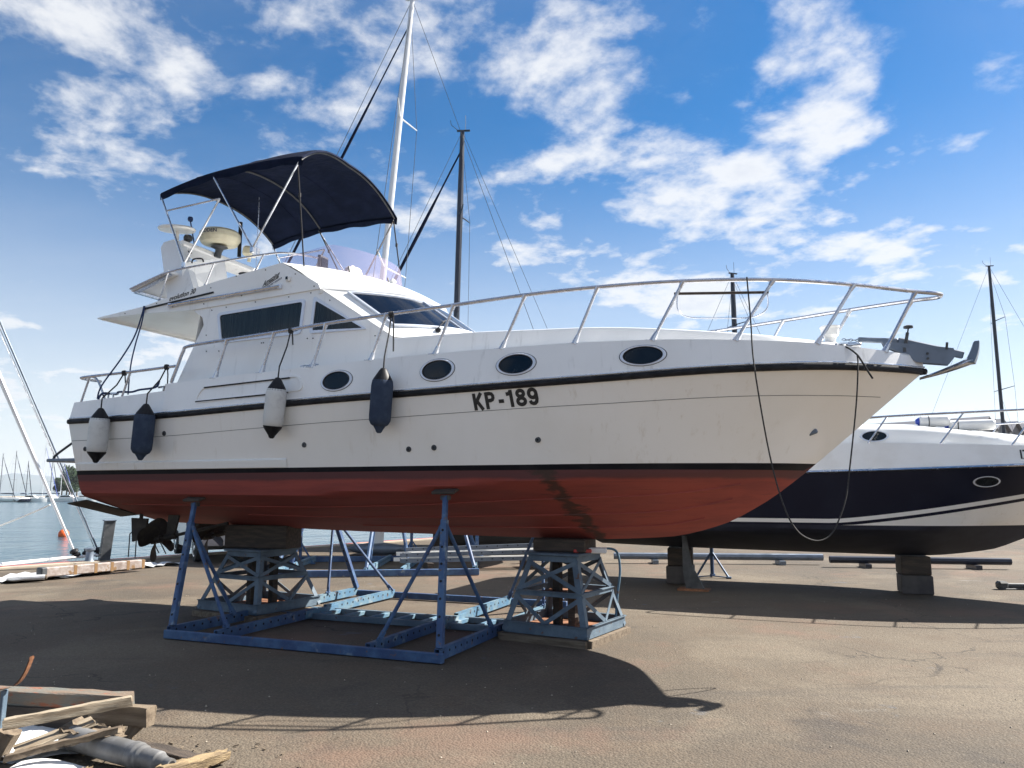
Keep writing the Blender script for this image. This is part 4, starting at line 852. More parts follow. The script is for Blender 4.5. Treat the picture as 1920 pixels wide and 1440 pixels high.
# keel trestles: tapered lattice steel
def trestle(loc, rz, label, H_=.90, hb_=.57, ht=.30):
    e = empty('keel_trestle', loc, rz, label, 'trestle', 'lattice trestles under the yacht keel')
    c0 = [(-hb_, -hb_), (hb_, -hb_), (hb_, hb_), (-hb_, hb_)]; lv = lambda z: hb_ + (ht - hb_) * (z - .08) / (H_ - .08)
    pt = lambda i, z: Vector((c0[i % 4][0] / hb_ * lv(z), c0[i % 4][1] / hb_ * lv(z), z))
    for i in range(4):
        b = MB(); a, c = pt(i, .10), pt(i, H_); n1 = (pt(i + 1, .1) - pt(i, .1)).normalized(); n2 = (pt(i - 1, .1) - pt(i, .1)).normalized()
        b.bar(a + n1 * .03, c + n1 * .03, .008, .065, n1); b.bar(a + n2 * .03, c + n2 * .03, .008, .065, n2); b.build('leg', 'gblue', e, 0)
    for z, nm, h in ((.14, 'base_beam', .12), (.50, 'mid_rail', .055), (H_ - .03, 'top_rail', .07)):
        for i in range(4):
            b = MB(); b.bar(pt(i, z), pt(i + 1, z), .012, h); b.bar(pt(i, z) + Vector((0, 0, h / 2 - .004)), pt(i + 1, z) + Vector((0, 0, h / 2 - .004)), .05, .008); b.build(nm, 'gblue', e, 0)
    for i in range(4):
        for a, c in ((pt(i, H_ - .06), pt(i + 1, .53)), (pt(i + 1, H_ - .06), pt(i, .53)), (pt(i, .48), (pt(i, .2) + pt(i + 1, .2)) / 2), (pt(i + 1, .48), (pt(i, .2) + pt(i + 1, .2)) / 2)):
            n = (pt(i + 1, .1) - pt(i, .1)).cross(Vector((0, 0, 1))).normalized(); b = MB(); b.bar(a + n * .006, c + n * .006, .008, .045, n.cross((c - a).normalized())); b.build('lattice_brace', 'gblue', e, 0)
    b = MB()
    for i in range(4): b.bar(Vector((*c0[i], .035)), Vector((*c0[(i + 1) % 4], .035)), .10, .07)
    b.build('timber_skirt', 'wood', e, 0)
    b = MB(); b.box((0, 0, .10), (1.0, 1.0, .012)); b.box((0, 0, .47), (.62, .62, .010)); b.build('rust_plate', 'rust', e, 0)
    for dx, dy in ((-.12, .05), (.14, -.08), (.02, .2)):
        b = MB(); b.bar((dx, dy, .1), (dx, dy, H_), .085, .085, (1, 0, 0)); b.build('inner_column', 'woodk', e, 0)
    b = MB(); b.box((0, 0, H_ + .015), (ht * 2 + .1, ht * 2 + .1, .03), None, .006); b.build('top_plate', 'gblue', e)
    return e
trestle((.60, 8.92, 0), R(-31), 'grey-blue lattice trestle standing under the forefoot of the white yacht', .90, .52, .29)
p = yw(-4.30, .02, 0); trestle((p.x, p.y, 0), R(60), 'grey-blue lattice trestle under the after part of the white yacht', .82)
def block(loc, d, rz, m, label, name='timber_block', group=None):
    b = MB(); b.box((0, 0, d[2] / 2), d, None, .012); o = b.build(name, m, None, 0); o.location = loc; o.rotation_euler = (0, 0, rz); tag(o, label, 'timber', group); return o
block((.60, 8.92, .935), (.62, .40, .14), R(-24), 'woodk', 'dark timber block between the yacht forefoot and the front trestle')
block((p.x, p.y, .855), (1.0, .34, .30), R(-20), 'woodk', 'dark heavy timber block between the yacht keel and the after trestle')
b = MB(); b.box((0, 0, .045), (.26, .12, .06), None, .008); o = b.build('marker_plate', 'white', None); o.location = (.93, 8.78, .905); o.rotation_euler = (0, 0, R(-10)); tag(o, 'white plastic offcut lying on top of the front trestle', 'offcut')
b = MB(); b.box((0, 0, .02), (.20, .14, .035), None, .005); o = b.build('wedge', 'red', None); o.location = (.78, 8.72, .931); tag(o, 'red wedge lying on top of the front trestle', 'wedge')
pts = [(1.02, 9.02, .93), (1.12, 9.06, .95), (1.22, 9.1, .90), (1.25, 9.1, .7), (1.21, 9.08, .4), (1.17, 9.0, .10)]
rope('steel_hoop', [Vector(q) for q in pts], .014, 'blue2', 'bent pale blue steel rod leaning on the front trestle')

# ------------------------------------------------------------------ navy sports cruiser to the right
ORG2 = (6.2, 12.7, 0); RZ2 = R(-22)
b2 = empty('sports_cruiser', ORG2, RZ2, 'navy and white sports cruiser standing on timber blocks behind the bow of the yacht', 'motor boat')
def yr2(x):
    t = min(max((x + 5) / 9.3, 0), 1); return 1.58 * (.95 + .05 * min(1, t / .4)) * (1 if t < .45 else 1 - ((t - .45) / .55) ** 3.0)
H2 = Hull(zk=[(-5, .66), (-3.2, .62), (-1.4, .60), (.3, .59), (1.3, .70), (1.8, .89), (2.4, 1.16), (3.2, 1.62), (4.3, 2.2)],
          zc=[(-5, .98), (-1, 1.0), (.5, 1.06), (1.5, 1.18), (2.6, 1.5)], yc=[(-5, 1.36), (-1, 1.38), (.3, 1.22), (1.2, .85), (2.0, .40), (2.6, 0)],
          zr=[(-5, 1.86), (-1.2, 1.90), (1.6, 1.975), (3, 2.08), (4.3, 2.2)], yr=yr2, zg=lambda x: 2.33 - .028 * max(0, x + .8) ** 1.2 if x > -.8 else 2.33, xs=-5, xb=4.3, xc=2.6, gin=.10, rake=.1)
zr2 = lambda x: tab(H2.zr, x)
W0 = 1.105
H2.strip(lambda x: tab(H2.zk, x), lambda x: W0, 8).build('hull_bottom', 'navyb', b2, 30)
sweep = lambda x: W0 + .015 + (.0 if x < -.9 else .115 * (x + .9) ** 1.25)
H2.strip(lambda x: W0, lambda x: min(zr2(x) - .3, max(W0 + .0, sweep(x) - .03)), 4).build('lower_topside', 'cream', b2)
H2.strip(lambda x: min(zr2(x) - .3, max(W0, sweep(x) - .03)), lambda x: min(zr2(x) - .28, sweep(x) + .015), 1, off=.002).build('pinstripe', 'navy', b2)
H2.strip(lambda x: min(zr2(x) - .28, sweep(x) + .015), lambda x: min(zr2(x) - .2, sweep(x) + .075), 1, off=.001).build('accent_stripe', 'white', b2)
H2.strip(lambda x: min(zr2(x) - .2, sweep(x) + .075), zr2, 8).build('topside', 'navy', b2)
H2.strip(zr2, H2.zg, 4).build('bulwark', 'gelw', b2)
b = MB(S)
for sd in (1, -1): b.tube([H2.p(x, zr2(x), .012, sd) for x in H2.stations()], .022, 6)
b.build('rub_rail', 'steel', b2)
b = MB(S); b.grid([[(x, s_ * (yr2(x) - .10) * f, H2.zg(x) + .02 * (1 - f)) for s_, f in ((1, 1), (1, .5), (-1, .5), (-1, 1))] for x in H2.stations(40)]); b.build('deck', 'gelw', b2)
b = MB(S); zs = [.66 + (2.33 - .66) * j / 10 for j in range(11)]; b.grid([[H2.p(-5, z, 0, 1), H2.p(-5, z, 0, -1)] for z in zs]); b.build('transom', 'navy', b2)
b = MB(S); rows = []
for i in range(34):
    x = -4.6 + 7.9 * i / 33; yt = max(.02, yr2(x) - .30 - .2 * max(0, x - 2.2)); h_ = .30 * min(1, max(0, (x + 4.7) / .5)) * min(1, max(.05, (3.35 - x) / 3.0)) * (1 + .35 * max(0, min(1, (-.4 - x) / 1.2)))
    half = [(x, yt, H2.zg(x)), (x, yt - .06, H2.zg(x) + h_ * .65), (x, yt - .16, H2.zg(x) + h_ * .92), (x, yt * .5, H2.zg(x) + h_ * 1.05 + .03)]
    rows.append(half + [(a, -c, e) for a, c, e in half[::-1]])
b.grid(rows); tk = b.build('cabin_trunk', 'gelw', b2, 50)
def trunk_port(x, z, rx, rz_):
    A = [2 * math.pi * i / 32 for i in range(32)]; f = lambda a, k_, o_: (x + rx * k_ * math.cos(a), yr2(x + rx * k_ * math.cos(a)) - .30 - .10 * (z + rz_ * k_ * math.sin(a) - 2.30) / .3 * .6 + o_ + .012, z + rz_ * k_ * math.sin(a))
    b = MB(S); b.add([f(a, .84, .006) for a in A], [tuple(range(32))]); g_ = b.build('porthole', 'glass', b2, 0); b = MB(S); b.grid([[f(a, k_, o_) for k_, o_ in ((1.02, -.03), (1., .016), (.9, .016), (.84, .004))] for a in A + A[:1]]); b.build('porthole_rim', 'frame', g_, 50)
trunk_port(-.26, 2.435, .20, .085)
for x in (1.15, -2.6): porthole(x, 1.74, .175, .075, 1, 'porthole', H2, b2, 'frame')
b = MB(S); rt2 = [(-1.3, 1.46, 2.55), (-1.0, 1.46, 2.66), (-.3, 1.46, 2.70), (.5, 1.44, 2.725), (1.65, 1.36, 2.75), (2.6, 1.12, 2.78), (3.5, .66, 2.8), (4.1, .25, 2.82), (4.25, 0, 2.82)]
b.tube(catmull([(-1.35, 1.46, 2.33)] + rt2 + [(x, -y_, z) for x, y_, z in rt2[:-1][::-1]] + [(-1.35, -1.46, 2.33)], 5), .016, 8); r2 = b.build('bow_rail', 'steel', b2)
for sd in (1, -1):
    for (x0, x1) in ((-.36, -.08), (.59, .92), (1.5, 1.85), (2.4, 2.75), (3.2, 3.5)):
        yb = yr2(x0) - .12; k_ = [q for q in rt2]; zt = tab([(q[0], q[2]) for q in rt2], x1); yt = tab([(q[0], q[1]) for q in rt2], x1)
        b = MB(S); b.tube([(x0, sd * yb, H2.zg(x0)), (x1, sd * yt, zt)], .013, 8); b.build('stanchion', 'steel', r2)
text_mesh('registration_lettering', 'IZ', 'letters', b2, lambda u, v: H2.p(1.57 + u, 2.06 + v * .9, .004), .20, .004, 0, .8)
b = MB(S); b.poly([(-1.25, .95, 2.62), (-.85, .75, 2.62), (-1.55, .75, 3.05), (-1.85, .95, 3.02)], (0, .03, 0)); b.poly([(-.85, .75, 2.62), (-.85, -.75, 2.62), (-1.55, -.70, 3.05), (-1.55, .70, 3.05)], (.02, 0, .02)); b.build('windscreen', 'glass', b2)
b = MB(S); b.lathe([(.012, 0), (.012, .012)], H2.p(-1.9, 1.50, 0), (0, 1, 0), 10); b.build('hull_fitting', 'steel', b2)
b = MB(S)   # stern drive
b.poly([(-5.05, .10, 1.1), (-5.35, .10, 1.05), (-5.45, .10, .62), (-5.30, .10, .30), (-5.10, .10, .34), (-5.12, .10, .6), (-5.0, .10, .75)], (0, -.2, 0)); b.build('stern_drive', 'bronze', b2, 25)
M2 = Matrix.Translation(Vector(ORG2)) @ Matrix.Rotation(RZ2, 4, 'Z')
def bw(x, y_, z): return M2 @ Vector((x, -y_, z))
for i, (x, zt, lb) in enumerate(((.26, .585, 'tall stack of dark timber blocks under the bow of the navy cruiser'), (-3.45, .615, 'stack of dark timber blocks under the stern half of the navy cruiser'))):
    q = bw(x, 0, 0); e = empty('keel_block_stack', tuple(q), RZ2 + R(4), lb, 'timber')
    n = 2; hh = zt / n
    for k_ in range(n):
        b = MB(); b.box((0, .05 * k_, hh * (k_ + .5)), (.46 - .03 * k_, .46, hh - .006), Matrix.Rotation(R(3 * k_), 3, 'Z'), .012); b.build('timber', 'woodk' if k_ else 'greyk', e, 0)
# blue steel prop leaning next to the aft block, small tripod jack
def jack(loc, rz, top, label, group='blue yard props'):
    e = empty('boat_prop', loc, rz, label, 'boat prop', group); b = MB(); b.tube([(0, 0, .05), (0, 0, top)], .035, 10); b.build('post', 'blue', e)
    for k_ in range(3):
        a = R(90 + 120 * k_); f = Vector((.34 * math.cos(a), .34 * math.sin(a), .02)); b = MB(); b.bar((0, 0, .48), f, .03, .03); b.box(f, (.10, .08, .03), None, .005); b.bar((0, 0, .03), f, .025, .02); b.build('foot', 'blue', e, 0)
    b = MB(); b.box((0, 0, top + .012), (.22, .16, .03), None, .005); b.build('pad', 'woodk', e); return e
q = bw(-3.05, -1.1, 0); jack((q.x, q.y, 0), R(-15), .96, 'short blue tripod prop standing under the far side of the navy cruiser')
q = bw(-3.2, 1.0, 0); e = empty('raking_prop', tuple(q), RZ2, 'dark raking steel prop with splayed foot beside the stern timber stack', 'boat prop', 'blue yard props')
b = MB(); b.poly([(.0, 0, .03), (.30, 0, .03), (.10, 0, .42), (.02, 0, .95), (-.04, 0, .95), (-.04, 0, .3)], (0, .05, 0)); b.build('strut', 'darkgrey', e, 0); b = MB(); b.box((.13, .03, .015), (.5, .3, .03)); b.build('foot_plate', 'rust', e, 0)
# white fender-boards lying on the cruiser's foredeck
def deck_roll(x, y_, ln, r, rz, label):
    q = bw(x, y_, H2.zg(x) + .30 * min(1, (3.35 - x) / 3) + r + .03); e = empty('deck_fender', tuple(q), RZ2 + rz, label, 'fender', 'white fenders lying on the cruiser foredeck')
    b = MB(); b.lathe([(r * .7, -ln / 2), (r, -ln / 2 + .03), (r, ln / 2 - .03), (r * .7, ln / 2)], (0, 0, 0), (1, 0, 0), 18); b.build('fender_body', 'white', e); b = MB(); b.lathe([(r * .35, -ln / 2 - .05), (r * .74, -ln / 2 - .005), (r * .74, -ln / 2 + .0)], (0, 0, 0), (1, 0, 0), 18); b.build('end_cap', 'bluew', e); b = MB(); b.lathe([(r * 1.02, -ln / 2 + .12), (r * 1.02, -ln / 2 + .135)], (0, 0, 0), (1, 0, 0), 18); b.build('band', 'darkgrey', e)
deck_roll(.62, .72, .42, .085, R(4), 'white cylinder fender with a blue end on the cruiser foredeck, left of the pair')
deck_roll(1.12, .70, .62, .08, R(-3), 'long white cylinder fender on the cruiser foredeck, right of the pair')

# ------------------------------------------------------------------ sailing yachts
def sailboat(loc, rz, L_, label, mast_h, mast_m, hull_m='gelw', keel='fin', deck_z=2.9, bottom=1.2, mastx=.08, rake=0., lean=0., jib='canvas', spreaders=2, stands=True, mast_r=.075, gear=True, group=None, cat='sailboat', boom=True, jibr=.036, spin=0):
    e = empty('sailing_yacht', loc, rz, label, cat, group); b_ = L_ * .16
    xs = [(-.5 + i / 24) * L_ for i in range(25)]; hy = lambda x: b_ * (1 - max(0, (x / L_ + .12) / .62) ** 2.2) * (.82 + .18 * min(1, (x / L_ + .5) / .35)) if x < .5 * L_ else .0
    zkeel = lambda x: bottom + (deck_z - bottom - .25) * (abs(x / (.5 * L_)) ** 2.6 * (.62 if x < 0 else .95))
    b = MB()
    for sd in (1, -1):
        rows = []
        for x in xs:
            zk = zkeel(x); zd = deck_z + .10 * (x / L_ + .2); rows.append([(x, sd * max(0, hy(x)) * math.sin(min(1, t * 1.15) * math.pi / 2) ** .75, zk + (zd - zk) * t) for t in [j / 8 for j in range(9)]])
        b.grid(rows)
    b.build('hull', hull_m, e, 50)
    b = MB(); b.grid([[(x, s_ * max(0, hy(x)), deck_z + .10 * (x / L_ + .2)) for s_ in (1, -1)] for x in xs]); b.add([(-.5 * L_, hy(-.5 * L_), deck_z + .07 - .1), (-.5 * L_, -hy(-.5 * L_), deck_z - .03), (-.5 * L_, 0, zkeel(-.5 * L_))], [(0, 1, 2)]); b.build('deck', 'gelw', e)
    b = MB(); rows = []
    for i in range(9):
        x = (-.18 + .5 * i / 8) * L_; h_ = .35 * math.sin(min(1, (i + .4) / 3) * math.pi / 2) * (1 if i < 6 else (9 - i) / 3.5); w_ = hy(x) * .62; rows.append([(x, w_, deck_z), (x, w_ * .85, deck_z + h_), (x, -w_ * .85, deck_z + h_), (x, -w_, deck_z)])
    b.grid(rows); b.add(rows[0], [(0, 1, 2, 3)]); b.build('coachroof', 'gelw', e, 40)
    if keel == 'fin':
        b = MB(); kz = bottom + .1; ft = [(-.16, 0, .28), (.16, 0, .28), (.26, 0, kz), (-.26, 0, kz)]
        b.grid([[(x * (1 if z < .5 else 1) * c, y_, z) for x, y_ in ((-.17, 0), (-.1, .05), (.05, .06), (.17, 0), (.05, -.06), (-.1, -.05), (-.17, 0))] for z, c in ((.22, 1), (.6, 1.05), (kz, 1.35))]); kl = b.build('keel', 'white', e, 50)
        b = MB(); b.lathe([(.01, -.95), (.09, -.7), (.15, -.25), (.15, .2), (.10, .55), (.02, .75)], (0, 0, .20), (1, 0, 0), 14); b.build('keel_bulb', 'galv', kl)
    elif keel == 'long':
        b = MB(); b.poly([(-.12 * L_, -.06, bottom - .75), (.05 * L_, -.06, bottom - .75), (.12 * L_, -.06, bottom + .12), (-.14 * L_, -.06, bottom + .12)], (0, .12, 0)); b.build('keel', hull_m, e, 30)
    mx = mastx * L_; mz = deck_z + .3; top_ = Vector((mx - rake, lean, mz + mast_h)); base = Vector((mx, 0, mz))
    b = MB(); b.tube([base, base.lerp(top_, .8), top_], mast_r, 10, radii=[mast_r, mast_r * .95, mast_r * .7]); b.bar(top_ + Vector((-.25, 0, .02)), top_ + Vector((.18, 0, .02)), .05, .05); mst = b.build('mast', mast_m, e)
    b = MB(); b.tube([top_ + Vector((-.1, 0, 0)), top_ + Vector((-.1, 0, .55))], .008, 5); b.tube([top_ + Vector((.1, 0, 0)), top_ + Vector((.35, .1, .18)), top_ + Vector((.38, .1, .34))], .010, 5); b.build('masthead_gear', 'darkgrey', mst)
    tips = []
    for k_ in range(spreaders):
        f = .38 + .34 * k_ if spreaders > 1 else .5; c = base.lerp(top_, f); w_ = b_ * (.78 - .22 * k_)
        b = MB(); [b.tube([c, c + Vector((-.22, sd * w_, .06))], .022, 6, radii=[.03, .018]) for sd in (1, -1)]; b.build('spreader', mast_m, mst); tips.append((c, w_))
    b = MB(); r_ = .008
    for sd in (1, -1):
        b.tube([Vector((mx - .15, sd * hy(mx) * .95, deck_z))] + [c + Vector((-.22, sd * w_, .06)) for c, w_ in tips] + [base.lerp(top_, .97)], r_, 4)
        if tips: b.tube([Vector((mx - .45, sd * hy(mx) * .9, deck_z)), base.lerp(top_, .36 if spreaders > 1 else .48)], r_ * .8, 4)
    b.tube([Vector((-.49 * L_, 0, deck_z + .1)), top_], r_, 4); b.tube([Vector((.49 * L_, 0, deck_z + .2)), top_], r_, 4); b.build('rigging', 'darkgrey', mst)
    if jib:
        b = MB(); q0, q1 = Vector((.485 * L_, 0, deck_z + .35)), base.lerp(top_, .94); n_ = 14
        b.tube([q0.lerp(q1, i / n_) for i in range(n_ + 1)], jibr, 7, radii=[jibr * (1.0 + .12 * math.sin(i * 2.1)) * (1 if i < n_ - 2 else .5) for i in range(n_ + 1)]); b.build('furled_jib', jib, e)
    if boom:
        q0 = base + Vector((-.08, 0, 1.0)); q1 = q0 + Vector((-.36 * L_, 0, .05)); b = MB(); b.tube([q0, q1], .055, 8); bo = b.build('boom', mast_m, mst); b = MB(); b.tube([q0 + Vector((0, 0, .08)), q0.lerp(q1, .5) + Vector((0, 0, .17)), q1 + Vector((0, 0, .08))], .12, 8, radii=[.17, .14, .09]); b.build('sail_cover', 'canvas', bo)
    if gear:
        b = MB()
        for sd in (1, -1): b.tube([(x, sd * max(0.01, hy(x) - .05), deck_z + .62 + .1 * (x / L_ + .2)) for x in xs[1:-1]], .008, 4)
        b.tube(catmull([(.36 * L_, hy(.36 * L_) - .03, deck_z + .68), (.49 * L_, .12, deck_z + .75), (.515 * L_, 0, deck_z + .75), (.49 * L_, -.12, deck_z + .75), (.36 * L_, -hy(.36 * L_) + .03, deck_z + .68)], 4), .014, 6); gl = b.build('guard_rail', 'steel', e)
        for i in range(1, 24, 4):
            for sd in (1, -1):
                b = MB(); x = xs[i]; b.tube([(x, sd * max(.01, hy(x) - .05), deck_z), (x, sd * max(.01, hy(x) - .05), deck_z + .66)], .012, 6); b.build('stanchion', 'steel', gl)
    return e
# white-masted racer standing behind the yacht with its bulb keel in view; dark-masted cruiser behind it
sailboat((-3.35, 19.4, 0), R(172), 10.2, 'sailing yacht with tall white mast and white fin keel ashore behind the motor yacht', 12.1, 'mastw', deck_z=2.5, bottom=1.15, mastx=.036, rake=1.0, mast_r=.085)
sailboat((-1.83, 23.6, 0), R(176), 9.2, 'sailing yacht with black mast and navy furled jib ashore behind the motor yacht', 10.2, 'mastb', hull_m='navy', keel='long', deck_z=2.7, bottom=1.15, mastx=.0, rake=.22, mast_r=.10, jibr=.055)
sailboat((9.9, 33.5, 0), R(200), 9.0, 'distant sailing yacht whose grey-blue masthead shows above the motor yacht foredeck', 8.4, 'mastb', keel='long', deck_z=2.6, bottom=1.15, mastx=.0, jib=None, mast_r=.12, gear=False)
sailboat((28.2, 44.0, 0), R(170), 10.5, 'sailing yacht with thin black mast standing in front of the sheds on the right', 11.9, 'mastb', keel='long', deck_z=2.6, bottom=1.15, mastx=.0, jib=None, gear=False, mast_r=.10)
for k_, (x, y_, w_, lb) in enumerate(((-3.35, 19.4, .07, 'flat plank under the bulb keel of the white-masted sailing yacht'), (-1.7, 23.6, .395, 'timber stack under the keel of the black-masted sailing yacht'), (9.9, 33.5, .395, 'timber stack under the keel of the distant grey-masted sailing yacht'), (28.2, 44.0, .395, 'timber stack under the sailing yacht by the sheds'))):
    block((x, y_, 0), (1.3, .5, w_), R(-8), 'woodk', lb)

# second cradle with props under the white-masted yacht
c2 = empty('boat_cradle', (-2.5, 15.7, 0), R(10), 'blue steel cradle with slanting props standing behind the yacht under the sailing yacht', 'boat cradle')
for y_, m in ((-.6, 'blue'), (2.6, 'blue')):
    b = MB(); b.bar((-2.2, y_, .07), (1.75, y_ - .2, .07), .09, .12, ch=.006); b.build('side_beam', m, c2, 0)
for x in (-2.1, -.4, .3, 1.7):
    channel('cross_beam', (x, -.6, .09), (x + .55, 2.6, .09), .05, .12, 'blue2', c2)
for f, t in (((-2.1, -.5, .12), (-1.6, .5, 1.5)), ((-1.9, .4, .12), (-1.55, .6, 1.5)), ((-.4, -.5, .12), (-.2, .6, 1.6)), ((-.35, .8, .12), (-.2, .7, 1.6)), ((.45, .4, .12), (.2, .9, 1.6)), ((1.7, -.5, .12), (1.4, .7, 1.55)), ((1.9, .6, .12), (1.95, 1.2, 1.55)), ((2.05, 1.4, .12), (1.5, 1.6, 1.55))):
    b = MB(); b.tube([f, t], .038, 8); b.bar(Vector(f) - Vector((0, 0, .05)), Vector(f) + Vector((0, 0, .04)), .08, .06); b.build('prop', 'blue', c2)
# pile of spare punched bars and a ladder-like rack lying behind
e = empty('steel_bar_pile', (-.75, 16.4, 0), R(14), 'pile of dirty white punched steel bars lying across the cradle behind the yacht', 'steel bars')
rb = random.Random(3)
for k_ in range(7):
    lv = k_ // 3; a = Vector((-1.5 + rb.uniform(-.2, .2), -.25 + .2 * (k_ % 3), .22 + .11 * lv)); c = a + Vector((3.1 + rb.uniform(-.2, .4), rb.uniform(-.12, .12), .0 + .03 * lv))
    o = channel('bar', a, c, .05, .075, 'white' if k_ % 3 else 'galv', e, True, .22)
for x in (-1.0, 1.1):
    b = MB(); b.box((x, 0, .085), (.12, .8, .17)); b.build('bearer', 'woodk', e, 0)

# ------------------------------------------------------------------ wheeled things behind: car, trailer
car = empty('estate_car', (-7.3, 19.6, 0), R(-58), 'grey estate car parked near the quay, seen from behind under the yacht stern', 'car')
b = MB(); prof = [(-2.15, .42), (-2.18, .75), (-2.10, .98), (-1.85, 1.42), (-.2, 1.46), (.75, 1.02), (1.75, .88), (2.05, .70), (2.08, .40), (1.6, .28), (-1.8, .28)]
rows = [[(x, y_ * (1 if z < 1.0 else .88), z) for x, z in prof] for y_ in (-.82, .82)]
b.grid(rows, True); b.add(rows[0], [tuple(range(11))]); b.add(rows[1], [tuple(range(11))]); b.build('body', 'carbody', car, 30)
b = MB(); b.poly([(-2.0, -.68, 1.05), (-2.0, .68, 1.05), (-1.86, .60, 1.38), (-1.86, -.60, 1.38)], (-.09, 0, 0)); b.build('rear_window', 'glass', car, 0)
for sd in (1, -1):
    b = MB(); b.poly([(-1.7, sd * .745, 1.04), (-.1, sd * .745, 1.04), (.5, sd * .745, 1.04), (-.25, sd * .735, 1.38), (-1.6, sd * .735, 1.38)], (0, sd * .03, 0)); b.build('side_window', 'glass', car, 0)
    b = MB(); b.box((-2.17, sd * .70, .80), (.06, .20, .26), None, .02); b.build('tail_light', 'tail', car)
    for x in (-1.35, 1.3):
        b = MB(); b.lathe([(.20, -.09), (.30, -.09), (.31, 0), (.30, .09), (.20, .09)], (x, sd * .75, .31), (0, 1, 0), 24); wl = b.build('wheel', 'tyre', car, 30); b = MB(); b.lathe([(.19, .0), (.19, .095), (.10, .075), (.05, .10)], (x, sd * .75, .31), (0, sd, 0), 20); b.build('rim', 'steel', wl, 30)
b = MB(); b.box((-2.20, 0, .50), (.12, 1.6, .18), None, .04); b.build('bumper', 'darkgrey', car); b = MB(); b.box((-2.195, 0, .72), (.012, .46, .11)); b.build('number_plate', 'plate', car)

# ------------------------------------------------------------------ quayside: sheet, package, ladder post, bollard
def ws(pts): return [Vector(p) for p in pts]
e = MB(); rs = random.Random(5); A0, B0 = Vector((-9.0, 13.9, 0)), Vector((-7.45, 17.5, 0)); sdv = Vector((-.80, .45, 0)); rows = []
for i in range(29):
    t = i / 28; w_ = .55 + .75 * math.sin(math.pi * min(1, t * 1.5 + .15)) * (1 if t < .6 else (1.25 - t) / .65); c = A0.lerp(B0, t)
    rows.append([c + sdv * (w_ * (s_ - .35)) + Vector((.03 * rs.uniform(-1, 1), .03 * rs.uniform(-1, 1), .012 + abs(rs.gauss(0, .022)) + (.05 if s_ in (0, 1) else 0) * rs.random())) for s_ in (0, .2, .4, .6, .8, 1)])
o0 = Vector((-8.3, 15.5, 0)); e.grid([[p - o0 for p in r_] for r_ in rows]); e.grid([[p - o0 - Vector((0, 0, .008)) for p in r_] for r_ in rows]); o = e.build('plastic_sheet', 'tarp', None, 60); o.location = o0; tag(o, 'crumpled white plastic sheet spread on the yard beside the quay', 'sheet')
pk = empty('long_package', (-8.02, 15.15, .05), math.atan2(15.9 - 14.4, -7.6 + 8.45), 'long taped cardboard package lying on the white sheet', 'package')
b = MB(); b.box((0, 0, .10), (2.0, .17, .17), None, .015); b.build('wrapping', 'card', pk); 
for x in (-.45, -.05, .28, .62, .95):
    b = MB(); b.box((x, 0, .10), (.06, .176, .176)); b.build('tape', 'tape', pk, 0)
b = MB(); b.box((-1.02, 0, .10), (.12, .18, .18), None, .02); b.build('end_wrap', 'darkgrey', pk)
pk2 = empty('rolled_end', (-8.62, 13.95, .05), R(25), 'rolled end of the white sheet with a wooden core', 'roll'); b = MB(); b.tube([(-.28, 0, .04), (.30, 0, .04)], .045, 10); b.build('roll', 'tarp', pk2); b = MB(); b.tube([(.28, 0, .04), (.33, 0, .04)], .04, 10); b.build('core', 'wood', pk2)
lp = empty('mooring_post', qp(2.02, -.25, .035), R(40), 'dark upright ladder post standing on the quay edge near the stern of the yacht', 'post')
b = MB(); b.bar((0, 0, 0), (.07, 0, .90), .22, .17, (0, 1, 0), .01); b.build('post', 'darkgrey', lp)
for k_ in range(9):
    b = MB(); b.bar((.008 * k_ - .10, -.09, .08 + .09 * k_), (.008 * k_ - .10, .09, .08 + .09 * k_), .012, .012); b.build('rung', 'steel', lp, 0)
b = MB(); b.box((.06, 0, .905), (.26, .22, .03), None, .008); b.build('cap', 'galv', lp)
bl = empty('bollard', qp(1.72, -.2, .035), 0, 'short grey bollard beside the ladder post on the quay edge', 'bollard'); b = MB(); b.lathe([(.11, 0), (.09, .03), (.08, .22), (.11, .25), (.11, .29), (.0, .31)], (0, 0, 0), (0, 0, 1), 14); b.build('bollard_body', 'galv', bl)
hr = empty('quay_handrail', qp(3.3, -.12, .035), R(51), 'thin steel handrails of the quay ladder right of the ladder post', 'handrail')
for y_ in (.0, .35):
    b = MB(); b.tube(catmull([(-.5, y_, .55), (-.35, y_, .62), (0, y_, .45), (.25, y_, .05)], 4), .014, 6); b.tube([(-.5, y_, .55), (-.5, y_, .0)], .014, 6); b.build('rail', 'darkgrey', hr)
cn = empty('traffic_cone', qp(6.6, -.5, .0), 0, 'small red and white cone on the quay edge behind the propeller', 'cone'); b = MB(); b.lathe([(.15, 0), (.15, .02), (.11, .03), (.07, .25)], (0, 0, 0), (0, 0, 1), 14); b.build('cone_base', 'red', cn); b = MB(); b.lathe([(.07, .25), (.03, .48), (.0, .48)], (0, 0, 0), (0, 0, 1), 14); b.build('cone_top', 'white', cn)
E_ = 0

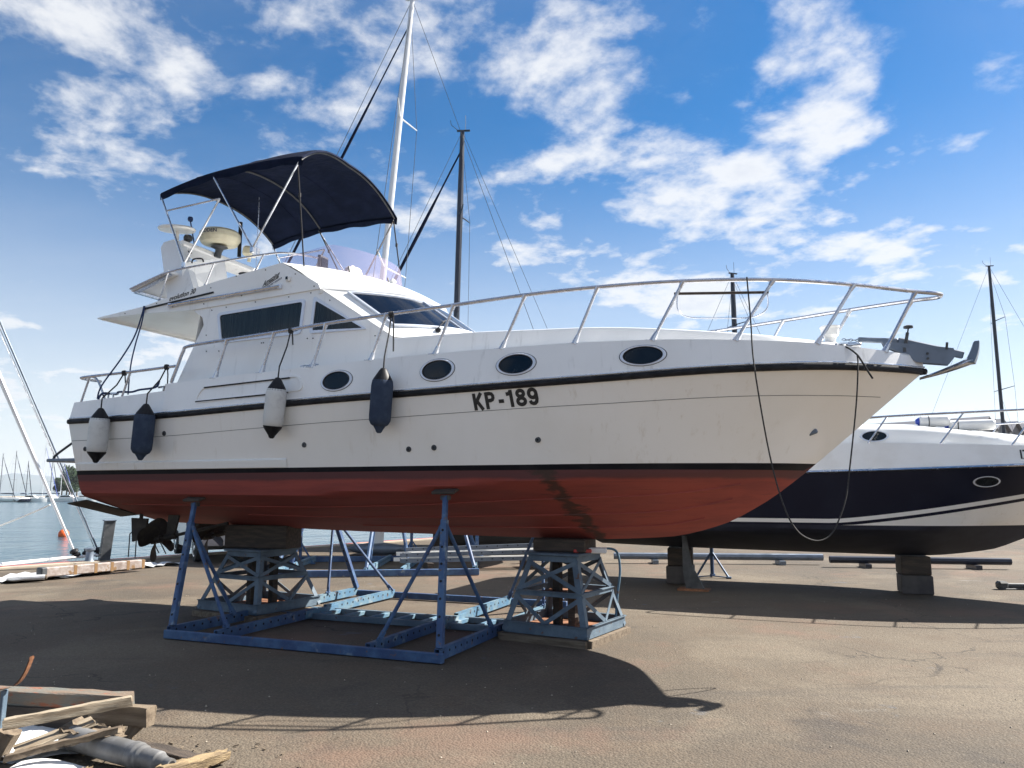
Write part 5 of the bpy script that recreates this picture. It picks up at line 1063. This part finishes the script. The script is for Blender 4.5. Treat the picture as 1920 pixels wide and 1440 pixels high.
# yacht moored alongside below the quay: only its bow gear and stays rise over the edge
mb_ = empty('moored_yacht', qp(3.0 - 1.2, .75, 0), math.atan2(QD.y, QD.x), 'sailing yacht moored below the quay, its white furled stays rising at the far left', 'sailboat')
b = MB(); rows = []
for i in range(13):
    x = -11 + 10.95 * i / 12; w_ = 1.5 * (1 - (max(0, (x + 6) / 6)) ** 2); w_ = max(w_, .03); rows.append([(x, -min(w_, .62), -.32 + .03 * i * .4), (x, -min(w_, .62) * .8, -1.2), (x, 0.3, -1.9), (x, w_ * 1.2 + .3, -.9), (x, w_ * 1.4 + .3, -.32 + .03 * i * .4)])
b.grid(rows); b.add([p for r_ in (rows[0],) for p in r_], [tuple(range(5))]); b.build('hull', 'gelw', mb_, 50)
b = MB(); b.grid([[r_[0], r_[4]] for r_ in rows]); b.build('deck', 'gelw', mb_)
b = MB(); b.bar((-1.6, -.18, .03), (.62, .0, .10), .16, .06, ch=.02); b.build('bowsprit', 'white', mb_)
MTOP = Vector((-5.4, .6, 13.0)); MB0 = Vector((-5.0, .6, -.1))
b = MB(); b.tube([MB0, MTOP], .09, 10); b.build('mast', 'mastw', mb_)
for q0, m, r_, nm, f in ((Vector((-.05, -.03, .22)), 'mastw', .055, 'furled_sail', .92), (Vector((.50, .0, .22)), 'galv', .022, 'forestay', 1.0)):
    q1 = MB0.lerp(MTOP, f); b = MB(); n_ = 18; b.tube([q0.lerp(q1, i / n_) for i in range(n_ + 1)], r_, 8, radii=[r_ * ((.45 + .55 * min(1, i / 5)) if nm == 'furled_sail' else 1) * (1 + .08 * math.sin(i * 2.3)) for i in range(n_ + 1)]); st = b.build(nm, m, mb_)
    b = MB(); b.lathe([(.03, -.16), (.10, -.15), (.11, -.09), (.06, -.06), (.10, -.03), (.09, .02), (.03, .05)], q0, (q1 - q0), 14); b.build('furler_drum', 'black', st)
b = MB(); b.tube([Vector((.46, .04, .22)), MB0.lerp(MTOP, .985)], .008, 5); b.tube([Vector((.42, -.06, .22)), MB0.lerp(MTOP, .97)], .006, 5); b.build('halyard', 'steel', mb_)
b = MB(); b.lathe([(.10, -.02), (.12, .04), (.07, .09), (.09, .13), (.0, .16)], (.26, -.02, .12), (0, 0, 1), 14); b.build('deck_winch', 'black', mb_)
rope('mooring_line', sag(qp(1.15, .72, 1.30), (-14.2, 18.2, .12), .10), .018, 'rope_w', 'white mooring line running left from the furled stay down to the water', k=2)

# ------------------------------------------------------------------ out on the water
by = empty('buoy', (-30.3, 52.8, WZ), 0, 'round orange mooring buoy floating off the quay', 'buoy'); b = MB(); b.lathe([(.02, -.22), (.24, -.12), (.33, .08), (.31, .28), (.20, .43), (.06, .50), (.05, .56), (.0, .57)], (0, 0, 0), (0, 0, 1), 20); b.build('float', 'orange', by, 60); b = MB(); b.tube([(.05 * math.cos(a), 0, .60 + .05 * math.sin(a)) for a in [k_ * math.pi / 6 for k_ in range(12)]], .015, 5, closed=True); b.build('eye', 'steel', by)
def far_motor(loc, rz, L_, label, hull_m='gelw'):
    e = empty('moored_motorboat', loc, rz, label, 'motor boat', 'boats moored across the basin'); b_ = L_ * .16; xs = [(-.5 + i / 12) * L_ for i in range(13)]; hy = lambda x: b_ * (1 - max(0, (x / L_ + .1) / .6) ** 2.4)
    b = MB()
    for sd in (1, -1): b.grid([[(x, sd * max(0, hy(x)) * (.75 + .25 * t), -.3 + (1.1 + .35 * (x / L_ + .5)) * t) for t in (0, .5, 1)] for x in xs])
    b.add([(-.5 * L_, hy(-.5 * L_), .8), (-.5 * L_, -hy(-.5 * L_), .8), (-.5 * L_, 0, -.3)], [(0, 1, 2)]); b.build('hull', hull_m, e, 40)
    b = MB(); b.grid([[(x, max(0, hy(x)), .8 + .35 * (x / L_ + .5)), (x, -max(0, hy(x)), .8 + .35 * (x / L_ + .5))] for x in xs]); b.build('deck', 'gelw', e)
    b = MB(); c = .02 * L_; pr = [(-.30 * L_, .9), (-.26 * L_, 1.95), (.02 * L_, 2.0), (.16 * L_, 1.15)]; b.grid([[(x, -b_ * .72, z) for x, z in pr], [(x, b_ * .72, z) for x, z in pr]]); [b.add([(x, s_ * b_ * .72, z) for x, z in pr], [(0, 1, 2, 3)]) for s_ in (1, -1)]; ca = b.build('cabin', 'gelw', e, 20)
    for s_ in (1, -1): b = MB(); b.poly([(-.24 * L_, s_ * b_ * .735, 1.45), (-.23 * L_, s_ * b_ * .735, 1.8), (.01 * L_, s_ * b_ * .735, 1.85), (.07 * L_, s_ * b_ * .735, 1.45)], (0, s_ * .02, 0)); b.build('window', 'glass', ca, 0)
    b = MB(); b.tube([(.1 * L_, b_ * .8, 1.6), (.45 * L_, .2, 1.9), (.45 * L_, -.2, 1.9), (.1 * L_, -b_ * .8, 1.6)], .03, 5); b.build('bow_rail', 'steel', e); return e
def far_sail(px_x, D, L_, rz, label, mh, mm='mastb', jib='canvas', hull_m='gelw'):
    X = (px_x - 960) / 1440 * D; return sailboat((X, D, WZ - 1.15), rz, L_, label, mh, mm, hull_m=hull_m, keel='none', deck_z=2.15, bottom=.7, mastx=.06, jib=jib, gear=False, mast_r=.09, group='boats moored across the basin', jibr=.09)
far_sail(5, 232, 10, R(8), 'moored sailing yacht at the far left edge with a dark mast', 13.0)
far_sail(30, 236, 11, R(-6), 'moored white sailing yacht second from the left, with dark mast', 14.0)
far_sail(56, 225, 8, R(95), 'moored sailing boat with black hull seen end-on across the basin', 10.5, hull_m='navy')
far_sail(84, 250, 11, R(10), 'moored sailing yacht whose pale mast rises behind the white furled stay', 17, 'mastw', 'bluew')
far_sail(100, 244, 9, R(80), 'moored sailing yacht with dark mast just right of the white furled stay', 13, 'mastb')
far_sail(118, 260, 10, R(15), 'moored sailing yacht with pale mast and blue furled jib near the wooded point', 13, 'mastw', 'bluew')
far_sail(172, 300, 9, R(12), 'moored sailing yacht in front of the wooded point', 10, 'mastw', None)
for px_x, D, L_, rz, lb in ((72, 228, 7.5, R(12), 'small white motor boat moored between the sailing yachts'), (108, 238, 7, R(-8), 'white motor boat moored right behind the furled stay'), (140, 233, 9.5, R(5), 'largest white motor boat moored near the wooded point'), (168, 240, 6.5, R(14), 'small white motor boat moored beside the stern of the yacht')):
    far_motor(((px_x - 960) / 1440 * D, D, WZ), rz, L_, lb)

# wooded point across the basin
pt = MB(); pt.poly([(-250, 330, WZ - .5), (-90, 330, WZ - .5), (-60, 370, WZ - .5), (-80, 520, WZ - .5), (-250, 520, WZ - .5)], (0, 0, 1.3)); hd_ = pt.build('headland', 'quay', None, 0); hd_['kind'] = 'structure'
def tree(x, y_, h, r, label):
    e = empty('pine_tree', (x, y_, WZ + .8), 0, label, 'tree', 'trees on the wooded point'); rt = random.Random(int(x * 7 + y_ * 3)); b = MB(); b.tube([(0, 0, 0), (.1, 0, h * .45), (.2, .1, h * .8)], .2, 8, radii=[.32, .22, .08])
    for k_ in range(5): a = rt.uniform(0, 6.28); z = h * rt.uniform(.35, .7); b.tube([(.1, 0, z), (r * .6 * math.cos(a), r * .6 * math.sin(a), z + h * .14)], .06, 5, radii=[.1, .03])
    b.build('trunk', 'bark', e); c = MB(); cl = [(rt.uniform(-.6, .6) * r, rt.uniform(-.6, .6) * r, h * rt.uniform(.42, .92), rt.uniform(.35, .6) * r) for _ in range(9)]
    for _ in range(2200):
        q = rt.choice(cl); d = Vector((rt.gauss(0, 1), rt.gauss(0, 1), rt.gauss(0, .8))).normalized() * q[3] * rt.uniform(.5, 1.05); p_ = Vector(q[:3]) + d; u = Vector((rt.gauss(0, 1), rt.gauss(0, 1), rt.gauss(0, 1))).normalized(); v = u.orthogonal().normalized(); s_ = rt.uniform(.25, .55)
        c.add([p_ + u * s_, p_ + v * s_ * .7, p_ - u * s_, p_ - v * s_ * .7], [(0, 1, 2, 3)])
    c.build('crown', 'leaf', e, 0)
for k_, (pxx, D, h, r, lb) in enumerate(((124, 340, 8.0, 3.8, 'pine at the left end of the wooded point'), (133, 345, 11.5, 4.6, 'tall dark pine in the middle of the wooded point'), (143, 350, 13.0, 5.2, 'tallest dark pine on the wooded point beside the yacht stern'), (152, 342, 10.5, 4.6, 'dark pine just behind the stern of the yacht'), (164, 348, 10, 4.5, 'pine on the wooded point seen under the swim platform'), (138, 332, 6, 3.2, 'low round tree at the water edge of the wooded point'))):
    tree((pxx - 960) / 1440 * D, D, h, r, lb)

# ------------------------------------------------------------------ sheds far right
S0 = Vector((51.8, 85, 0)); SD = Vector((.765, .644, 0)); SN = Vector((.644, -.765, 0))
for k_ in range(6):
    o0 = S0 + SD * (4.6 * k_); e = empty('storage_shed', tuple(o0), math.atan2(SD.y, SD.x), ('leftmost grey gabled shed behind the navy cruiser', 'second grey gabled shed from the left behind the black mast', 'third grey gabled shed from the left behind the cruiser rail', 'fourth grey gabled shed at the right edge of the picture', 'grey gabled shed beyond the right edge, next to the fourth', 'last grey gabled shed of the row at far right')[k_], 'shed', 'row of gabled sheds')
    b = MB(); b.poly([(0, 0, 0), (4.5, 0, 0), (4.5, 0, 8.6), (2.25, 0, 9.8), (0, 0, 8.6)], (0, 25, 0)); b.build('wall', 'shed', e, 0)
    for a, c in (((-.15, 8.55), (2.25, 9.92)), ((4.65, 8.55), (2.25, 9.92))): b = MB(); b.poly([(a[0], -.4, a[1]), (c[0], -.4, c[1]), (c[0], -.4, c[1] + .12), (a[0], -.4, a[1] + .12)], (0, 26, 0)); b.build('roof', 'roof', e, 0)
    b = MB(); b.poly([(.6, -.05, .1), (3.9, -.05, .1), (3.9, -.05, 6), (.6, -.05, 6)], (0, .04, 0)); b.build('door', 'galv', e, 0)

# yard clutter beyond the cruiser
pp = empty('tow_bar', (8.15, 13.05, 0), R(-3), 'dark steel tow bar lying on the yard at the right edge', 'tow bar'); b = MB(); b.tube([(0, 0, .06), (1.6, -.1, .06)], .045, 8); b.build('bar', 'darkgrey', pp); b = MB(); b.box((-.04, 0, .07), (.16, .15, .13), None, .03); b.tube([(-.15, -.1, .015), (.4, -.05, .015)], .012, 6); b.build('coupling', 'darkgrey', pp)
for x, y_, ln, rz, m, lb in ((4.6, 17.6, 4.6, -5, 'galv', 'long pale mast lying on the yard beyond the navy cruiser'), (8.6, 16.6, 3.6, -8, 'mastb', 'long dark mast lying on the yard beyond the navy cruiser')):
    b = MB(); b.tube([(-ln / 2, 0, .16), (ln / 2, 0, .16)], .075, 8); b.box((-ln * .3, 0, .045), (.12, .5, .09)); b.box((ln * .3, 0, .045), (.12, .5, .09)); o = b.build('spar', m, None); o.location = (x, y_, 0); o.rotation_euler = (0, 0, R(rz)); tag(o, lb, 'spar')

# black inflatable and spare props behind the yacht
rib = empty('inflatable_dinghy', (.35, 20.9, 0), R(-6), 'black inflatable dinghy resting on the yard behind the yacht forefoot', 'dinghy')
b = MB(); b.tube(catmull([(-1.9, .55, .42), (-.6, .62, .42), (.8, .55, .46), (1.5, .28, .56), (1.68, 0, .60), (1.5, -.28, .56), (.8, -.55, .46), (-.6, -.62, .42), (-1.9, -.55, .42)], 5), .22, 12); b.build('tube', 'tyre', rib)
b = MB(); b.grid([[(x, y_ * (1 if x < .9 else .5), z) for y_, z in ((-.5, .34), (0, .12 if x < 1 else .3), (.5, .34))] for x in (-1.8, -.5, .6, 1.35)]); b.grid([[(x, y_ * (1 if x < .9 else .5), .36) for y_ in (-.5, 0, .5)] for x in (-1.8, -.5, .6, 1.35)]); b.build('floor', 'darkgrey', rib)
for x in (-1.2, .5):
    b = MB(); b.box((x, 0, .08), (.14, 1.1, .15)); b.build('chock', 'woodk', rib, 0)
for (x, y_, rz, h, lb) in ((-4.75, 17.6, 10, 1.2, 'blue tripod prop standing left of the white fin keel'), (-2.35, 18.3, 40, 1.25, 'blue tripod prop standing right of the white fin keel'), (-1.0, 19.2, 75, 1.2, 'blue tripod prop between the fin keel and the black dinghy'), (1.35, 18.2, 20, 1.2, 'blue tripod prop in front of the black dinghy'), (-5.9, 18.4, 55, 1.2, 'blue tripod prop nearest the grey estate car')):
    jack((x, y_, 0), R(rz), h, lb)

# ------------------------------------------------------------------ broken timber and scrap in the near left corner
rw = random.Random(11)
def plank(name, a, c, w_, h, m, par, up=(0, 0, 1), rough=.004, taper=None, n=7):
    """weathered length of timber built along its own x axis: uneven edges, ragged ends"""
    a = Vector(a); c = Vector(c); d = (c - a); ln = d.length; X = d / ln; U = Vector(up); Yv = U.cross(X).normalized(); Zv = X.cross(Yv); M_ = MB(); rows = []
    for i in range(n + 1):
        t = i / n; k = 1 if taper is None else 1 + (taper - 1) * t; r_ = []
        for sy, sz in ((-1, -.84), (-1, .84), (-.9, 1), (-.3, 1), (.3, 1), (.9, 1), (1, .84), (1, -.84), (.9, -1), (-.9, -1)): r_.append(Vector((ln * t + rw.uniform(-1, 1) * rough * (2.5 if i in (0, n) else 1), sy * w_ / 2 * k + rw.uniform(-1, 1) * rough, sz * h / 2 * k + rw.uniform(-1, 1) * rough)))
        rows.append(r_)
    M_.grid(rows, True); M_.add(rows[0], [tuple(range(10))]); M_.add(rows[-1], [tuple(range(10))])
    o = M_.build(name, m, par, 25); o.matrix_basis = Matrix.Translation(a) @ Matrix((X, Yv, Zv)).transposed().to_4x4()
    return o
def loose(name, a, c, w_, h, m, label, cat='plank', **kw):
    o = plank(name, a, c, w_, h, m, None, **kw); tag(o, label, cat); return o
tr = empty('timber_trestle', (-2.7, 5.25, 0), 0, 'broken low timber trestle with a worn painted top beam in the near left corner', 'trestle')
T0 = Vector((-2.7, 5.25, 0)); tl = lambda *p: Vector(p) - T0
plank('top_beam', tl(-3.95, 5.60, .215), tl(-2.56, 5.36, .215), .13, .10, 'woodp', tr, n=9)
plank('end_beam', tl(-2.72, 5.235, .185), tl(-2.295, 5.13, .185), .085, .118, 'wood', tr, rough=.0025)
plank('leg', tl(-2.56, 5.28, .15), tl(-2.56, 5.24, .0), .07, .05, 'wood', tr, up=(0, 1, 0))
plank('leg', tl(-2.37, 5.17, .14), tl(-2.50, 5.09, .0), .06, .035, 'wood', tr, up=(0, 1, 0))
plank('leg', tl(-2.45, 5.24, .15), tl(-2.44, 5.16, .0), .06, .03, 'wood', tr, up=(0, 1, 0), taper=.4)
plank('lower_board', tl(-3.9, 5.52, .10), tl(-2.58, 5.30, .10), .03, .14, 'woodk', tr)
plank('foot_block', tl(-3.10, 4.86, .04), tl(-3.02, 4.84, .19), .13, .10, 'wood', tr, up=(0, 1, 0), n=3)
loose('timber_batten', (-2.99, 4.75, .245), (-2.405, 5.09, .292), .055, .060, 'woodl', 'pale squared batten lying diagonally across the broken trestle', n=12, rough=.003)
loose('timber_batten', (-2.87, 4.60, .105), (-2.345, 4.84, .192), .045, .035, 'wood', 'bark-edged batten lying in front of the pale diagonal one', n=14, rough=.006)
loose('board', (-2.93, 4.78, .09), (-2.60, 5.03, .19), .16, .016, 'woodl', 'split grey board tilted under the pale diagonal batten', n=6, rough=.006)
loose('board', (-2.72, 4.99, .175), (-2.43, 4.93, .12), .20, .018, 'wood', 'warped bark slab wedged inside the broken trestle', n=9, rough=.014)
loose('timber_batten', (-2.36, 5.04, .035), (-1.84, 4.77, .03), .10, .06, 'woodk', 'dark brown timber lying on the ground behind the steel shaft', n=8, rough=.006)
loose('split_log', (-1.97, 4.55, .045), (-1.70, 4.835, .05), .10, .07, 'woodf', 'fresh yellow piece of split timber at the end of the scrap pile', n=9, rough=.008, taper=.7)
loose('wood_chip', (-2.45, 4.62, .02), (-2.40, 4.64, .03), .04, .03, 'woodf', 'small yellow wood chip in front of the steel shaft', 'wood chip', n=3, rough=.008)
b = MB(); A_ = Vector((-2.49, 4.86, .10)); B_ = Vector((-1.925, 4.60, .07)); ax = (B_ - A_).normalized(); ln = (B_ - A_).length
b.lathe([(.070, -.25), (.070, ln * .50), (.074, ln * .51), (.074, ln * .57), (.066, ln * .60), (.066, ln * .63), (.056, ln * .66), (.056, ln * .84), (.048, ln * .86), (.040, ln * .90), (.034, ln * .93), (.034, ln)], (0, 0, 0), ax, 26); o = b.build('propeller_shaft', 'shaft', None, 14); o.location = A_; tag(o, 'stepped grey steel shaft lying on the ground among the scrap timber', 'steel shaft')
c_ = MB(); c_.lathe([(.022, ln - .004), (.022, ln + .003)], (0, 0, 0), ax, 16); hh = c_.build('bore', 'hole', o, 0); hh.parent = o
b = MB(); rows = [[Vector((-3.3 + .085 * i + rw.uniform(-.01, .01), 4.75 + .09 * j + .02 * i, .045 + .018 * math.sin(i * 1.1 + j) + rw.uniform(0, .006))) for j in range(8)] for i in range(9)]; o0 = Vector((-2.8, 5.0, 0)); b.grid([[p - o0 for p in r_] for r_ in rows]); b.grid([[p - o0 - Vector((0, 0, .03)) for p in r_] for r_ in rows]); o = b.build('foam_sheet', 'white', None, 40); o.location = o0; tag(o, 'white foam sheet lying under the broken trestle', 'sheet')
b = MB(); rows = [[Vector((-2.86 + .07 * i, 4.50 + .06 * j, .03 + .03 * math.sin(i * .6 + .5))) for j in range(5)] for i in range(8)]; o0 = Vector((-2.6, 4.6, 0)); b.grid([[p - o0 for p in r_] for r_ in rows]); b.grid([[p - o0 - Vector((0, 0, .02)) for p in r_] for r_ in rows]); o = b.build('foam_sheet', 'white', None, 40); o.location = o0; tag(o, 'curved white panel lying at the very front of the scrap pile', 'sheet')
br = empty('steel_bracket', (-3.06, 4.83, 0), 0, 'upright worn blue steel bar with a rusty strip bent over its top', 'steel bar'); b = MB(); b.bar((0, 0, 0), (.01, 0, .42), .045, .02, (1, 0, 0), .003); b.build('bar', 'gblue', br, 0)
b = MB(); st = catmull([(-.10, -.02, .42), (.0, -.01, .425), (.08, 0, .45), (.14, -.02, .52), (.19, -.05, .62)], 4); rows = [[p + Vector((0, -.02, .0)), p + Vector((0, .02, .0))] for p in st]; b.grid(rows); b.grid([[p + Vector((-.004, 0, .006)) for p in r_] for r_ in rows]); b.build('strip', 'rust', br, 40)

# litter and stones on the yard
st_ = MB(); rs = random.Random(21)
for _ in range(500):
    x, y_ = rs.uniform(-6, 9), 3.6 + 12 * rs.random() ** 1.6; s_ = rs.uniform(.003, .010) * (1 + .6 * (rs.random() > .95)); c = Vector((x, y_, s_ * .3)); v = [c + Vector((s_ * rs.uniform(.5, 1.2) * a, s_ * rs.uniform(.5, 1.2) * e_, s_ * f * .8)) for a, e_, f in ((1, 0, 0), (0, 1, 0), (-1, 0, 0), (0, -1, 0), (0, 0, 1), (0, 0, -.5))]
    st_.add(v, [(0, 1, 4), (1, 2, 4), (2, 3, 4), (3, 0, 4), (1, 0, 5), (2, 1, 5), (3, 2, 5), (0, 3, 5)])
o = st_.build('gravel', 'quay', None, 0, kind='stuff'); tag(o, 'loose grit scattered over the yard surface', 'gravel', kind='stuff')
ch = MB(); rs = random.Random(8)
for _ in range(160):
    x, y_ = rs.gauss(-2.25, .38), rs.gauss(4.78, .22)
    if y_ < 4.35: continue
    ln_ = rs.uniform(.012, .05); a_ = rs.uniform(0, 6.28); d_ = Vector((math.cos(a_), math.sin(a_), 0)); c = Vector((x, y_, .006)); ch.bar(c - d_ * ln_ / 2, c + d_ * ln_ / 2 + Vector((0, 0, rs.uniform(0, .01))), rs.uniform(.004, .010), rs.uniform(.003, .007))
o = ch.build('wood_splinters', 'wood', None, 0, kind='stuff'); tag(o, 'small wood splinters strewn round the scrap timber', 'splinters', kind='stuff')

# ------------------------------------------------------------------ sea air
hz = MB(); hz.box((0, 5000, 110), (21000, 13000, 230)); HZ = bpy.data.materials.new('sea_haze'); HZ.use_nodes = True; t = HZ.node_tree
for n in list(t.nodes):
    if n.type == 'BSDF_PRINCIPLED': t.nodes.remove(n)
pv = t.nodes.new('ShaderNodeVolumePrincipled'); pv.inputs['Color'].default_value = (.80, .88, 1, 1); pv.inputs['Density'].default_value = 1.1e-4; pv.inputs['Anisotropy'].default_value = .2
t.links.new(pv.outputs[0], [n for n in t.nodes if n.type == 'OUTPUT_MATERIAL'][0].inputs['Volume'])
ho = hz.build('haze', HZ, None, 0, kind='stuff'); tag(ho, 'thin pale sea haze lying over the bay', 'haze', kind='stuff')
